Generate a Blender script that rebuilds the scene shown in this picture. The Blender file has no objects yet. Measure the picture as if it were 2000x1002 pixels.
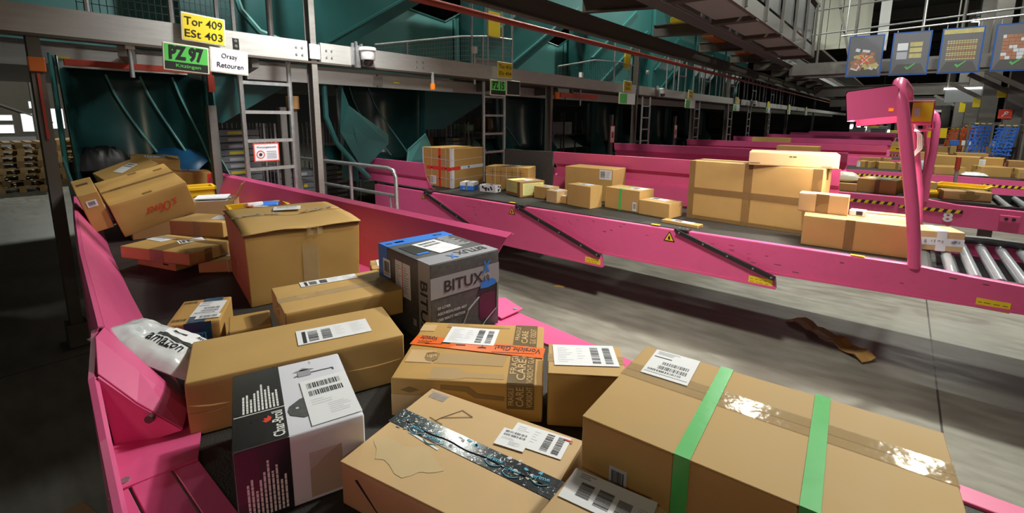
import bpy, bmesh, math, random
from mathutils import Vector, Matrix, Euler, noise

# ------------------------------------------------------------------ camera, world, lights, exposure
SC = bpy.context.scene
COL = SC.collection
R = math.radians
rnd = random.Random(11)
V = Vector


def make_camera():
    pitch, roll, head = R(9.634), R(.459), R(39.5)
    cp, sp, cr, sr = math.cos(pitch), math.sin(pitch), math.cos(roll), math.sin(roll)
    A = Matrix(((cr, -sr, 0), (sr, cr, 0), (0, 0, 1))) @ Matrix(((1, 0, 0), (0, -sp, -cp), (0, cp, -sp)))
    W = Matrix.Rotation(head, 3, 'Z')
    M = W @ A.transposed()                       # columns: right, down, forward in the hall
    cam = bpy.data.cameras.new('camera')
    cam.sensor_width = 36
    cam.lens = 36 * 916 / 2000
    cam.shift_y = -(501 - 386.6) / 2000
    cam.clip_start, cam.clip_end = .05, 400
    o = bpy.data.objects.new('camera', cam)
    rot = Matrix((M.col[0], -M.col[1], -M.col[2])).transposed()
    o.matrix_world = Matrix.Translation((0, 0, 1.8)) @ rot.to_4x4()
    COL.objects.link(o)
    SC.camera = o


make_camera()
wd = bpy.data.worlds.new('world')
SC.world = wd
wd.use_nodes = True
wd.node_tree.nodes['Background'].inputs[0].default_value = (.85, .92, 1, 1)
wd.node_tree.nodes['Background'].inputs[1].default_value = .05
SC.view_settings.view_transform = 'Standard'
SC.view_settings.look = 'None'
SC.view_settings.gamma = 1
SC.view_settings.exposure = 0.0
SC.view_settings.use_curve_mapping = False


def area(name, loc, size, power, color=(.97, 1, .88), target=None, sizey=None, spread=180):
    l = bpy.data.lights.new(name, 'AREA')
    l.energy, l.color, l.size, l.spread = power, color, size, R(spread)
    if sizey:
        l.shape, l.size_y = 'RECTANGLE', sizey
    else:
        l.shape = 'DISK'
    o = bpy.data.objects.new(name, l)
    o.location = loc
    d = V(target) - V(loc) if target else V((0, 0, -1))
    o.rotation_euler = d.to_track_quat('-Z', 'Y').to_euler()
    COL.objects.link(o)
    return o


# high-bay lamps of the hall: (x, y, z, watts); each gets its housing further down
LAMPS = [(1.0, 7.0, 7.8, 680), (1.06, 13.0, 8.0, 210), (-2.3, 12.5, 8.0, 190), (1.6, 22, 7.6, 260), (1.9, 28, 6.0, 200), (2.6, 44, 6.0, 900),
         (-7.7, 7.4, 7.8, 150), (-5.2, 5.8, 7.6, 330), (-5.2, 11.5, 7.6, 250), (-7.7, 16, 7.8, 420), (-7.7, 28, 7.8, 400), (-19, 2.2, 6.0, 260), (-11.0, -3.0, 7.0, 130)]  # lamps by the hopper walls and left floor are added to brighten them
LAMPS_FAR = [(2.7, 55.5, 6), (.5, 72, 6), (1.0, 84, 6), (-1.4, 60, 4.0), (-1.9, 64, 3.6), (-3.0, 70, 3.3), (-4.2, 76, 3.0), (-1.7, 52, 3.0)]
for i, (x, y, z, w) in enumerate(LAMPS):
    area('lamp_light', (x, y, z - .16), .5, w)
area('aisle_fill', (-.9, 2.55, 3.3), .4, 54, (1, .95, .84), (-1.7, 3.0, .6), .4, 128)  # added fill lamp outside the frame, brightens conveyor fronts; no fixture built
area('camera_side_fill', (2.6, -2.2, 3.3), .5, 10, (1, .83, .52), (-1.4, 1.4, .8), .5, 120)  # weak added fill from behind the camera, no lamp modelled there
area('beam_fill', (-3.55, 2.45, 3.95), .12, 44, (1, .98, .95), (-4.9, 2.4, 2.3), .9, 92)  # extra lamp placed out of view to brighten the sign beam
area('hood_light', (-.19, 4.42, 1.86), .18, 29, (1, .93, .82), (-.62, 4.32, .9), .7, 150)

# ------------------------------------------------------------------ materials
M = {}


def nodes(name):
    m = bpy.data.materials.new(name)
    m.use_nodes = True
    return m, m.node_tree, m.node_tree.nodes['Principled BSDF']


def mat(name, col, rough=.6, metal=0, var=.12, scale=4, bump=0, bscale=60, coat=0, emit=None, estr=0, alpha=1, stretch=None, dirt=0, dirtcol=(.05, .04, .03), rvar=.08, rand=0):
    m, t, b = nodes(name)
    N, L = t.nodes, t.links
    tc = N.new('ShaderNodeTexCoord')
    mp = N.new('ShaderNodeMapping')
    L.new(tc.outputs['Object'], mp.inputs[0])
    if stretch:
        mp.inputs['Scale'].default_value = stretch
    nz = N.new('ShaderNodeTexNoise')
    nz.inputs['Scale'].default_value = scale
    nz.inputs['Detail'].default_value = 5
    L.new(mp.outputs[0], nz.inputs[0])
    mx = N.new('ShaderNodeMix')
    mx.data_type = 'RGBA'
    mx.inputs[6].default_value = (*[c * (1 - var) for c in col], 1)
    mx.inputs[7].default_value = (*[min(1, c * (1 + var)) for c in col], 1)
    L.new(nz.outputs[0], mx.inputs[0])
    out = mx.outputs[2]
    if rand:
        oi = N.new('ShaderNodeObjectInfo')
        mr = N.new('ShaderNodeMapRange')
        mr.inputs[3].default_value, mr.inputs[4].default_value = 1 - rand, 1 + rand
        L.new(oi.outputs['Random'], mr.inputs[0])
        hs = N.new('ShaderNodeHueSaturation')
        L.new(mr.outputs[0], hs.inputs['Value'])
        L.new(out, hs.inputs['Color'])
        out = hs.outputs[0]
    if dirt:
        n2 = N.new('ShaderNodeTexNoise')
        n2.inputs['Scale'].default_value = scale * 2.7
        n2.inputs['Detail'].default_value = 8
        n2.inputs['Roughness'].default_value = .7
        L.new(mp.outputs[0], n2.inputs[0])
        rp = N.new('ShaderNodeValToRGB')
        rp.color_ramp.elements[0].position, rp.color_ramp.elements[1].position = .52, .72
        rp.color_ramp.elements[1].color = (dirt, dirt, dirt, 1)
        L.new(n2.outputs[0], rp.inputs[0])
        m2 = N.new('ShaderNodeMix')
        m2.data_type = 'RGBA'
        m2.inputs[7].default_value = (*dirtcol, 1)
        L.new(rp.outputs[0], m2.inputs[0])
        L.new(out, m2.inputs[6])
        out = m2.outputs[2]
    L.new(out, b.inputs['Base Color'])
    rr = N.new('ShaderNodeMapRange')
    rr.inputs[3].default_value, rr.inputs[4].default_value = max(.02, rough - rvar), min(1, rough + rvar)
    L.new(nz.outputs[0], rr.inputs[0])
    L.new(rr.outputs[0], b.inputs['Roughness'])
    b.inputs['Metallic'].default_value = metal
    b.inputs['Coat Weight'].default_value = coat
    b.inputs['Coat Roughness'].default_value = .15
    b.inputs['Alpha'].default_value = alpha
    if bump:
        n3 = N.new('ShaderNodeTexNoise')
        n3.inputs['Scale'].default_value = bscale
        n3.inputs['Detail'].default_value = 3
        L.new(mp.outputs[0], n3.inputs[0])
        bp = N.new('ShaderNodeBump')
        bp.inputs['Strength'].default_value = bump
        bp.inputs['Distance'].default_value = .004
        L.new(n3.outputs[0], bp.inputs['Height'])
        L.new(bp.outputs[0], b.inputs['Normal'])
    if emit:
        b.inputs['Emission Color'].default_value = (*emit, 1)
        b.inputs['Emission Strength'].default_value = estr
    M[name] = m
    return m


KR = dict(rough=.62, var=.10, scale=7, bump=.10, bscale=22, rvar=.1)
mat('kraft', (.51, .315, .108), rand=.05, **KR)
mat('kraft_warm', (.47, .275, .082), rand=.05, **KR)
mat('kraft_dark', (.36, .20, .075), rand=.06, **KR)
mat('kraft_pale', (.60, .40, .20), rand=.05, **KR)
mat('kraft_scuff', (.60, .44, .24), rough=.7, var=.2)
mat('deck_grey', (.34, .34, .33), rough=.5, var=.15)
mat('kraft_core', (.20, .11, .045), rough=.9)
mat('kraft_print', (.25, .155, .06), rough=.45)
mat('kraft_ghost', (.40, .25, .10), rough=.45)
mat('tape_brown', (.33, .195, .075), rough=.22, alpha=.6, bump=.25, bscale=30, var=.2)
mat('tape_clear', (.62, .46, .26), rough=.10, alpha=.33, bump=.35, bscale=22)
mat('tape_green', (.09, .53, .13), rough=.28, var=.05, bump=.2, bscale=18)
mat('tape_red', (.70, .05, .03), rough=.3)
mat('tape_orange', (.85, .16, .03), rough=.3, var=.06)
mat('tape_white', (.75, .76, .80), rough=.3)
mat('tape_print', (.19, .125, .06), rough=.25, alpha=.9)
mat('tape_black', (.05, .06, .07), rough=.13, metal=.5, var=.5, scale=30, bump=1.0, bscale=45, coat=1)
mat('tape_navy', (.02, .07, .14), rough=.2, coat=.5)
mat('cyan_ink', (.10, .42, .62), rough=.35)
mat('strap_white', (.6, .55, .48), rough=.4)
mat('paper', (.80, .81, .86), rough=.5, var=.02)
mat('paper_grey', (.55, .56, .62), rough=.5, var=.03)
mat('paper_yellow', (.80, .78, .25), rough=.6, var=.03)
mat('ink', (.022, .022, .03), rough=.5)
mat('ink_grey', (.33, .33, .38), rough=.5)
mat('ink_soft', (.60, .60, .65), rough=.5)
mat('ink_red', (.72, .06, .03), rough=.5)
mat('ink_blue', (.03, .20, .75), rough=.35)
mat('pen', (.10, .06, .03), rough=.6)
PK = dict(scale=3, var=.07, rvar=.07)
mat('pink', (.74, .108, .285), rough=.36, dirt=.12, dirtcol=(.30, .04, .12), **PK)
mat('pink_plain', (.72, .11, .28), rough=.33, **PK)
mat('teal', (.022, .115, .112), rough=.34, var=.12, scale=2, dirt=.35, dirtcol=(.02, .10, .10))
mat('teal_lit', (.12, .38, .37), rough=.45, var=.08, scale=1.5)  # lit copy of the teal: light from above put into the colour
mat('teal_gloss', (.013, .058, .056), rough=.24, var=.2, scale=3, bump=.3, bscale=3.5, dirt=.45, dirtcol=(.006, .03, .03))
mat('blue_sheet', (.03, .16, .36), rough=.3)
mat('belt', (.030, .028, .026), rough=.62, var=.25, scale=9, bump=.7, bscale=160)
mat('rubber', (.018, .018, .02), rough=.5)
mat('steel', (.46, .45, .42), rough=.42, metal=.75, var=.14, scale=5, stretch=(8, .6, 8), dirt=.25, dirtcol=(.16, .14, .11))
mat('alu', (.60, .60, .57), rough=.38, metal=.45, var=.12, scale=5, stretch=(8, .6, 8), dirt=.2, dirtcol=(.2, .18, .15))
mat('steel_dark', (.17, .16, .15), rough=.5, metal=.5, var=.15, scale=3, dirt=.3)
mat('steel_brown', (.10, .085, .07), rough=.55, metal=.3, var=.2, scale=3)
mat('galv', (.50, .51, .52), rough=.38, metal=.8, var=.25, scale=28)
mat('chrome', (.62, .66, .72), rough=.24, metal=.72, var=.08, scale=12, stretch=(1, 14, 1))
mat('white_plastic', (.80, .80, .80), rough=.3, var=.02)
mat('black_gloss', (.01, .01, .012), rough=.07, coat=1)
mat('dark', (.025, .025, .027), rough=.7)
mat('sign_yellow', (.83, .64, .02), rough=.42, var=.03)
mat('sign_green', (.10, .55, .10), rough=.42, var=.04)
mat('sign_rim', (.72, .70, .55), rough=.5)
mat('sign_black', (.015, .018, .015), rough=.4)
mat('warn_yellow', (.85, .58, .02), rough=.4)
mat('red_paint', (.33, .04, .022), rough=.4, dirt=.3, dirtcol=(.2, .03, .02))
mat('orange_lens', (.9, .25, .02), rough=.15, emit=(1, .25, .02), estr=.5)
mat('orange_dim', (.45, .11, .02), rough=.3)
mat('orange_strap', (.85, .16, .03), rough=.6)
mat('blue_strap', (.03, .15, .62), rough=.6)
mat('blue_frame', (.012, .075, .33), rough=.5)
mat('crate_yellow', (.80, .50, .01), rough=.45, var=.05)
mat('poly_white', (.68, .70, .74), rough=.22, var=.06, scale=3, coat=.3, bump=.5, bscale=14)
mat('poly_grey', (.30, .31, .34), rough=.3, bump=.5, bscale=14)
mat('foil', (.55, .50, .38), rough=.35, var=.2)
mat('bag_black', (.012, .012, .013), rough=.5)
mat('wood', (.45, .29, .12), rough=.75, var=.3, scale=6, stretch=(1, 6, 1))
mat('wood_dark', (.25, .15, .065), rough=.8, var=.3, scale=6, stretch=(1, 6, 1))
mat('grey_plastic', (.22, .23, .25), rough=.5)
mat('cream', (.62, .62, .52), rough=.6, var=.05)
mat('window_glow', (.8, .85, .85), rough=.5, emit=(.85, .93, .95), estr=1.0)
mat('lamp_glow', (1, 1, 1), rough=.5, emit=(1, .97, .92), estr=14)
mat('tube_glow', (1, 1, 1), rough=.5, emit=(1, .95, .88), estr=9)
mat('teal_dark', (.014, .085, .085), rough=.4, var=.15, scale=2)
mat('graphite', (.085, .085, .09), rough=.42, var=.5, scale=60, bump=.1, bscale=100)
mat('graphite_light', (.30, .30, .34), rough=.35, var=.04)
mat('char_black', (.012, .011, .012), rough=.28, coat=.3)
mat('char_white', (.72, .72, .82), rough=.3, var=.02, coat=.2)
mat('maroon', (.085, .015, .04), rough=.35)
mat('banner_grey', (.12, .118, .14), rough=.55, var=.12)
mat('banner_floor', (.08, .075, .08), rough=.55, var=.2)
mat('banner_box', (.34, .15, .09), rough=.6, var=.3, scale=9)
mat('banner_gold', (.42, .36, .16), rough=.6, var=.3, scale=9)
mat('banner_green', (.10, .36, .10), rough=.5)


def concrete():
    m, t, b = nodes('concrete')
    N, L = t.nodes, t.links
    tc = N.new('ShaderNodeTexCoord')
    def nz(sc, d, st=None):
        n = N.new('ShaderNodeTexNoise')
        n.inputs['Scale'].default_value, n.inputs['Detail'].default_value = sc, d
        if st:
            mp = N.new('ShaderNodeMapping')
            mp.inputs['Scale'].default_value = st
            L.new(tc.outputs['Object'], mp.inputs[0])
            L.new(mp.outputs[0], n.inputs[0])
        else:
            L.new(tc.outputs['Object'], n.inputs[0])
        return n
    a, c = nz(.9, 8), nz(7, 8, (.5, 1.6, 1))
    r1 = N.new('ShaderNodeValToRGB')
    r1.color_ramp.elements[0].position, r1.color_ramp.elements[1].position = .3, .72
    r1.color_ramp.elements[0].color, r1.color_ramp.elements[1].color = (.19, .186, .158, 1), (.32, .312, .268, 1)
    L.new(a.outputs[0], r1.inputs[0])
    r2 = N.new('ShaderNodeValToRGB')
    r2.color_ramp.elements[0].position, r2.color_ramp.elements[1].position = .35, .65
    r2.color_ramp.elements[0].color, r2.color_ramp.elements[1].color = (.72, .71, .70, 1), (1, 1, 1, 1)
    L.new(c.outputs[0], r2.inputs[0])
    mx = N.new('ShaderNodeMix')
    mx.data_type, mx.blend_type = 'RGBA', 'MULTIPLY'
    mx.inputs[0].default_value = 1
    L.new(r1.outputs[0], mx.inputs[6])
    L.new(r2.outputs[0], mx.inputs[7])
    # slab joint every five metres across the hall
    sx = N.new('ShaderNodeSeparateXYZ')
    L.new(tc.outputs['Object'], sx.inputs[0])
    ad = N.new('ShaderNodeMath'); ad.operation = 'ADD'; ad.inputs[1].default_value = 100 - .37
    md = N.new('ShaderNodeMath'); md.operation = 'MODULO'; md.inputs[1].default_value = 5
    lt = N.new('ShaderNodeMath'); lt.operation = 'LESS_THAN'; lt.inputs[1].default_value = .012
    L.new(sx.outputs[0], ad.inputs[0]); L.new(ad.outputs[0], md.inputs[0]); L.new(md.outputs[0], lt.inputs[0])
    m2 = N.new('ShaderNodeMix'); m2.data_type = 'RGBA'
    m2.inputs[7].default_value = (.05, .045, .04, 1)
    L.new(lt.outputs[0], m2.inputs[0]); L.new(mx.outputs[2], m2.inputs[6])
    L.new(m2.outputs[2], b.inputs['Base Color'])
    rr = N.new('ShaderNodeMapRange')
    rr.inputs[3].default_value, rr.inputs[4].default_value = .28, .62
    L.new(c.outputs[0], rr.inputs[0]); L.new(rr.outputs[0], b.inputs['Roughness'])
    bp = N.new('ShaderNodeBump'); bp.inputs['Strength'].default_value = .12; bp.inputs['Distance'].default_value = .01
    L.new(c.outputs[0], bp.inputs['Height']); L.new(bp.outputs[0], b.inputs['Normal'])
    M['concrete'] = m


concrete()


def slotted():
    # galvanised tray side with a punched row of slots
    m = M['galv'].copy()
    t = m.node_tree
    N, L = t.nodes, t.links
    b = N['Principled BSDF']
    tc = N.new('ShaderNodeTexCoord')
    sx = N.new('ShaderNodeSeparateXYZ')
    L.new(tc.outputs['Object'], sx.inputs[0])
    def mth(op, a, v):
        n = N.new('ShaderNodeMath')
        n.operation = op
        L.new(a, n.inputs[0])
        if isinstance(v, float):
            n.inputs[1].default_value = v
        else:
            L.new(v, n.inputs[1])
        return n.outputs[0]
    a = mth('LESS_THAN', mth('MODULO', sx.outputs[1], .16), .085)
    z = mth('MULTIPLY', mth('GREATER_THAN', sx.outputs[2], .035), mth('LESS_THAN', sx.outputs[2], .075))
    f = mth('MULTIPLY', a, z)
    mx = N.new('ShaderNodeMix')
    mx.data_type = 'RGBA'
    old = b.inputs['Base Color'].links[0].from_socket
    L.new(f, mx.inputs[0])
    L.new(old, mx.inputs[6])
    mx.inputs[7].default_value = (.004, .004, .004, 1)
    L.new(mx.outputs[2], b.inputs['Base Color'])
    M['slotted'] = m


slotted()


# ------------------------------------------------------------------ mesh helpers
class MB:
    def __init__(s):
        s.v, s.f, s.m = [], [], []

    def add(s, vs, fs, mi=0, mtx=None):
        n = len(s.v)
        s.v += [tuple(mtx @ V(p)) if mtx else tuple(p) for p in vs]
        s.f += [tuple(i + n for i in f) for f in fs]
        s.m += [mi] * len(fs)
        return s

    def box(s, c, d, mi=0, rot=None):
        x, y, z = [t / 2 for t in d]
        vs = [V((i * x, j * y, k * z)) for k in (-1, 1) for j in (-1, 1) for i in (-1, 1)]
        if rot is not None:
            vs = [rot @ p for p in vs]
        vs = [p + V(c) for p in vs]
        return s.add(vs, [(0, 2, 3, 1), (4, 5, 7, 6), (0, 1, 5, 4), (2, 6, 7, 3), (0, 4, 6, 2), (1, 3, 7, 5)], mi)

    def bx(s, x0, x1, y0, y1, z0, z1, mi=0):
        return s.box(((x0 + x1) / 2, (y0 + y1) / 2, (z0 + z1) / 2), (abs(x1 - x0), abs(y1 - y0), abs(z1 - z0)), mi)

    def bar(s, p0, p1, w, h, mi=0, up=(0, 0, 1)):
        p0, p1 = V(p0), V(p1)
        d = p1 - p0
        X = d.normalized()
        Y = V(up).cross(X)
        if Y.length < 1e-4:
            Y = V((0, 1, 0))
        Y.normalize()
        Z = X.cross(Y)
        return s.box((p0 + p1) / 2, (d.length, w, h), mi, Matrix((X, Y, Z)).transposed())

    def tube(s, pts, r, n=10, mi=0, closed=False, caps=True):
        pts = [V(p) for p in pts]
        k = len(pts)
        rs = r if isinstance(r, (list, tuple)) else [r] * k
        rings = []
        prev = None
        for i, p in enumerate(pts):
            a = pts[(i - 1) % k] if (i or closed) else p
            b = pts[(i + 1) % k] if (i < k - 1 or closed) else p
            t = (b - a).normalized()
            if prev is None:
                u = t.cross(V((0, 0, 1)))
                if u.length < .05:
                    u = t.cross(V((0, 1, 0)))
            else:
                u = prev - t * prev.dot(t)
            u.normalize()
            prev = u
            w = t.cross(u)
            rings.append([p + (u * math.cos(2 * math.pi * j / n) + w * math.sin(2 * math.pi * j / n)) * rs[i] for j in range(n)])
        vs = [q for g in rings for q in g]
        fs = []
        for i in range(k if closed else k - 1):
            o1, o2 = i * n, ((i + 1) % k) * n
            fs += [(o1 + j, o1 + (j + 1) % n, o2 + (j + 1) % n, o2 + j) for j in range(n)]
        if caps and not closed:
            fs += [tuple(range(n))[::-1], tuple(range((k - 1) * n, k * n))]
        return s.add(vs, fs, mi)

    def prism(s, poly, vec, mi=0):
        n = len(poly)
        a = [V(p) for p in poly]
        b = [p + V(vec) for p in a]
        return s.add(a + b, [tuple(range(n)), tuple(range(2 * n - 1, n - 1, -1))] + [(i, i + n, (i + 1) % n + n, (i + 1) % n) for i in range(n)], mi)

    def xz(s, poly, y0, y1, mi=0):
        return s.prism([(x, y0, z) for x, z in poly], (0, y1 - y0, 0), mi)

    def yz(s, poly, x0, x1, mi=0):
        return s.prism([(x0, y, z) for y, z in poly], (x1 - x0, 0, 0), mi)

    def xy(s, poly, z0, z1, mi=0):
        return s.prism([(x, y, z0) for x, y in poly], (0, 0, z1 - z0), mi)

    def grid(s, rows, mi=0, closed=False):
        n = len(rows[0])
        vs = [p for r in rows for p in r]
        fs = [(i * n + j, i * n + j + 1, (i + 1) * n + j + 1, (i + 1) * n + j) for i in range(len(rows) - 1) for j in range(n - 1)]
        return s.add(vs, fs, mi)

    def lathe(s, prof, c, n=20, mi=0, mtx=None):
        vs = [V((r * math.cos(2 * math.pi * j / n), r * math.sin(2 * math.pi * j / n), z)) for r, z in prof for j in range(n)]
        if mtx:
            vs = [mtx @ p for p in vs]
        vs = [p + V(c) for p in vs]
        fs = [(i * n + j, i * n + (j + 1) % n, (i + 1) * n + (j + 1) % n, (i + 1) * n + j) for i in range(len(prof) - 1) for j in range(n)]
        fs += [tuple(range(n))[::-1], tuple(range((len(prof) - 1) * n, len(prof) * n))]
        return s.add(vs, fs, mi)

    def flat(s, x, y, w, h, z, mi=0):
        return s.add([(x, y, z), (x + w, y, z), (x + w, y + h, z), (x, y + h, z)], [(0, 1, 2, 3)], mi)

    def build(s, name, mats, parent=None, mtx=None, bevel=0, smooth=False, solid=0, seg=2, fix=True):
        me = bpy.data.meshes.new(name)
        me.from_pydata([tuple(p) for p in s.v], [], s.f)
        mats = mats if isinstance(mats, (list, tuple)) else [mats]
        for q in mats:
            me.materials.append(M[q])
        me.polygons.foreach_set('material_index', s.m)
        if fix:
            bm = bmesh.new()
            bm.from_mesh(me)
            bmesh.ops.recalc_face_normals(bm, faces=bm.faces)
            bm.to_mesh(me)
            bm.free()
        if smooth:
            me.polygons.foreach_set('use_smooth', [True] * len(me.polygons))
            try:
                me.set_sharp_from_angle(angle=R(42))
            except Exception:
                pass
        o = bpy.data.objects.new(name, me)
        COL.objects.link(o)
        if parent:
            o.parent = parent
        if mtx:
            o.matrix_local = mtx
        if solid:
            md = o.modifiers.new('solid', 'SOLIDIFY')
            md.thickness, md.offset = solid, 0
        if bevel:
            md = o.modifiers.new('bevel', 'BEVEL')
            md.width, md.segments, md.limit_method, md.angle_limit = bevel, seg, 'ANGLE', R(40)
        return o


def tag(o, label, cat, group=None, kind=None):
    o['label'], o['category'] = label, cat
    if group:
        o['group'] = group
    if kind:
        o['kind'] = kind
    return o


def struct(o):
    o['kind'] = 'structure'
    return o


def thing(name, label, cat, loc=(0, 0, 0), rot=(0, 0, 0), group=None):
    o = bpy.data.objects.new(name, None)
    o.empty_display_size = .1
    o.location, o.rotation_euler = loc, rot
    COL.objects.link(o)
    return tag(o, label, cat, group)


def copy_tree(o, loc=None, rot=None, label=None, parent=None):
    c = o.copy()
    COL.objects.link(c)
    if parent:
        c.parent = parent
    for ch in list(o.children):
        copy_tree(ch, parent=c)
    if loc is not None:
        c.location = loc
    if rot is not None:
        c.rotation_euler = rot
    if label:
        c['label'] = label
    return c


TEXTS = {}


def text_mesh(txt, bold):
    k = (txt, bold)
    if k not in TEXTS:
        cu = bpy.data.curves.new('lettering', 'FONT')
        cu.body, cu.size, cu.extrude, cu.offset = txt, 1, .006, bold
        cu.align_x = 'CENTER'
        cu.resolution_u = 3
        o = bpy.data.objects.new('lettering', cu)
        COL.objects.link(o)
        me = bpy.data.meshes.new_from_object(o.evaluated_get(bpy.context.evaluated_depsgraph_get()))
        bpy.data.objects.remove(o)
        bpy.data.curves.remove(cu)
        xs, ys = [v.co.x for v in me.vertices], [v.co.y for v in me.vertices]
        me.transform(Matrix.Translation((-(min(xs) + max(xs)) / 2, -(min(ys) + max(ys)) / 2, 0)))
        TEXTS[k] = (me, max(xs) - min(xs), max(ys) - min(ys))
    return TEXTS[k]


def text(txt, w, h, material, parent, mtx, name='lettering', bold=0., shear=0.):
    """lettering fitted to w x h metres, centred on mtx (x along the line, y up, z out)"""
    me, tw, th = text_mesh(txt, bold)
    me = me.copy()
    sx, sy = w / tw, h / th
    S = Matrix(((sx, shear * sy, 0, 0), (0, sy, 0, 0), (0, 0, .05, 0), (0, 0, 0, 1)))
    me.transform(S)
    me.materials.clear()
    me.materials.append(M[material])
    o = bpy.data.objects.new(name, me)
    COL.objects.link(o)
    o.parent = parent
    o.matrix_local = mtx
    return o


# ------------------------------------------------------------------ parcels
def frame(dims, face):
    w, d, h = dims
    O, X, Y = {'top': ((-w / 2, -d / 2, h), (1, 0, 0), (0, 1, 0)), 'front': ((-w / 2, -d / 2, 0), (1, 0, 0), (0, 0, 1)),
               'right': ((w / 2, -d / 2, 0), (0, 1, 0), (0, 0, 1)), 'left': ((-w / 2, d / 2, 0), (0, -1, 0), (0, 0, 1)),
               'back': ((w / 2, d / 2, 0), (-1, 0, 0), (0, 0, 1))}[face]
    X, Y = V(X), V(Y)
    m = Matrix((X, Y, X.cross(Y))).transposed().to_4x4()
    m.translation = V(O)
    return m


class Parcel:
    def __init__(s, name, label, loc, yaw, dims, mat='kraft', cat='parcel', tilt=(0, 0), group=None, seam=None, fine=False, warp=.0016, body='carton', flare=0, seam_at=0):
        s.dims = dims
        w, d, h = dims
        s.root = thing(name, label, cat, (loc[0], loc[1], loc[2] + .0008), (R(tilt[0]), R(tilt[1]), R(yaw)), group)
        t = .004 if seam else 0
        if fine:
            bm = bmesh.new()
            bmesh.ops.create_cube(bm, size=1)
            bmesh.ops.bevel(bm, geom=list(bm.edges), offset=.012, segments=1, affect='EDGES')
            bmesh.ops.subdivide_edges(bm, edges=[e for e in bm.edges if e.calc_length() > .5], cuts=9, use_grid_fill=True)
            off = V((rnd.random() * 50, rnd.random() * 50, 0))
            bevel = .0045
            for v in bm.verts:
                # even out the bevel so that it is the same width on every side
                c = []
                for a, L_ in zip(v.co, (w, d, h - t)):
                    e = abs(a)
                    if e > .487:
                        q = L_ / 2 - bevel + (e - .488) / .012 * bevel
                    else:
                        q = e / .488 * (L_ / 2 - bevel)
                    c.append(math.copysign(q, a))
                k = c[2] / (h - t) + .5
                f = 1 + flare * k
                p = V((c[0] * f, c[1] * f, c[2] + (h - t) / 2))
                n = noise.noise_vector(p * 5 + off) * warp * (.25 if abs(c[2]) > (h - t) / 2 - .01 else 1)
                if p.z < .01:
                    n.z = 0
                v.co = p + n
            me = bpy.data.meshes.new(body)
            bm.to_mesh(me)
            bm.free()
            me.materials.append(M[mat])
            me.polygons.foreach_set('use_smooth', [True] * len(me.polygons))
            s.body = bpy.data.objects.new(body, me)
            COL.objects.link(s.body)
            s.body.parent = s.root
            s.body.modifiers.new('normals', 'WEIGHTED_NORMAL').weight = 90
        else:
            s.body = MB().bx(-w / 2, w / 2, -d / 2, d / 2, 0, h - t).build(body, mat, s.root, bevel=min(.006, h * .1))
        if seam:
            g = .0012
            for sg in (-1, 1):
                b = MB()
                f = 1 + flare
                if seam == 'x':
                    b.bx(-w / 2 * f, w / 2 * f, seam_at + sg * g, sg * d / 2 * f, h - t, h)
                else:
                    b.bx(seam_at + sg * g, sg * w / 2 * f, -d / 2 * f, d / 2 * f, h - t, h)
                b.build('flap', mat, s.root, bevel=.0015)

    def at(s, face, a, b, rot=0, off=0.):
        return frame(s.dims, face) @ Matrix.Translation((a, b, off)) @ Matrix.Rotation(R(rot), 4, 'Z')

    def strip(s, face, a0, b0, a1, b1, width, mat='tape_brown', name='tape', off=.0009, thick=.0012):
        """one piece of tape on a face from (a0,b0) to (a1,b1)"""
        p, q = V((a0, b0, off)), V((a1, b1, off))
        return MB().bar(p, q, width, thick).build(name, mat, s.root, frame(s.dims, face))

    def band(s, axis, pos, width, mat='tape_brown', drop=.06, name='tape', off=.0009, ends=(1, 1)):
        """tape over the top and down the two ends; axis x: runs along x at y = pos"""
        w, d, h = s.dims
        b = MB()
        t = .0012
        z = h + off
        if axis == 'x':
            b.bx(-w / 2 - off - t / 2, w / 2 + off + t / 2, pos - width / 2, pos + width / 2, z - t / 2, z + t / 2)
            for k, e in zip((-1, 1), ends):
                if e:
                    b.bx(k * (w / 2 + off) - t / 2, k * (w / 2 + off) + t / 2, pos - width / 2, pos + width / 2, h - drop, z)
        else:
            b.bx(pos - width / 2, pos + width / 2, -d / 2 - off - t / 2, d / 2 + off + t / 2, z - t / 2, z + t / 2)
            for k, e in zip((-1, 1), ends):
                if e:
                    b.bx(pos - width / 2, pos + width / 2, k * (d / 2 + off) - t / 2, k * (d / 2 + off) + t / 2, h - drop, z)
        return b.build(name, mat, s.root)

    def panel(s, face, a0, a1, b0, b1, mat, name='print_panel', off=.0007):
        return MB().bx(a0, a1, b0, b1, off - .0005, off + .0005).build(name, mat, s.root, frame(s.dims, face))

    def poly(s, face, pts, mat, name='print', off=.0016):
        return MB().prism([(x, y, off) for x, y in pts], (0, 0, .0004)).build(name, mat, s.root, frame(s.dims, face))

    def label(s, face, a, b, lw, lh, rot=0, style='a', name='shipping_label', paper='paper', off=.0024):
        m = s.at(face, a, b, rot, off) @ Matrix.Translation((-lw / 2, -lh / 2, 0))
        return label_mesh(lw, lh, style, paper).build(name, [paper, 'ink', 'ink_grey', 'ink_red', 'ink_soft'], s.root, m)

    def text(s, face, a, b, w, h, txt, mat='ink', rot=0, bold=0., off=.0022, name='lettering', shear=0.):
        return text(txt, w, h, mat, s.root, s.at(face, a, b, rot, off), name, bold, shear)


def bars(b, x, y, w, h, z, along='x', seed=0, mi=1):
    q = random.Random(seed)
    L = w if along == 'x' else h
    p = 0
    while p < L:
        t = L * q.choice((.012, .018, .03, .04))
        t = min(t, L - p)
        if along == 'x':
            b.flat(x + p, y, t, h, z, mi)
        else:
            b.flat(x, y + p, w, t, z, mi)
        p += t + L * q.choice((.012, .018, .03))


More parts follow.
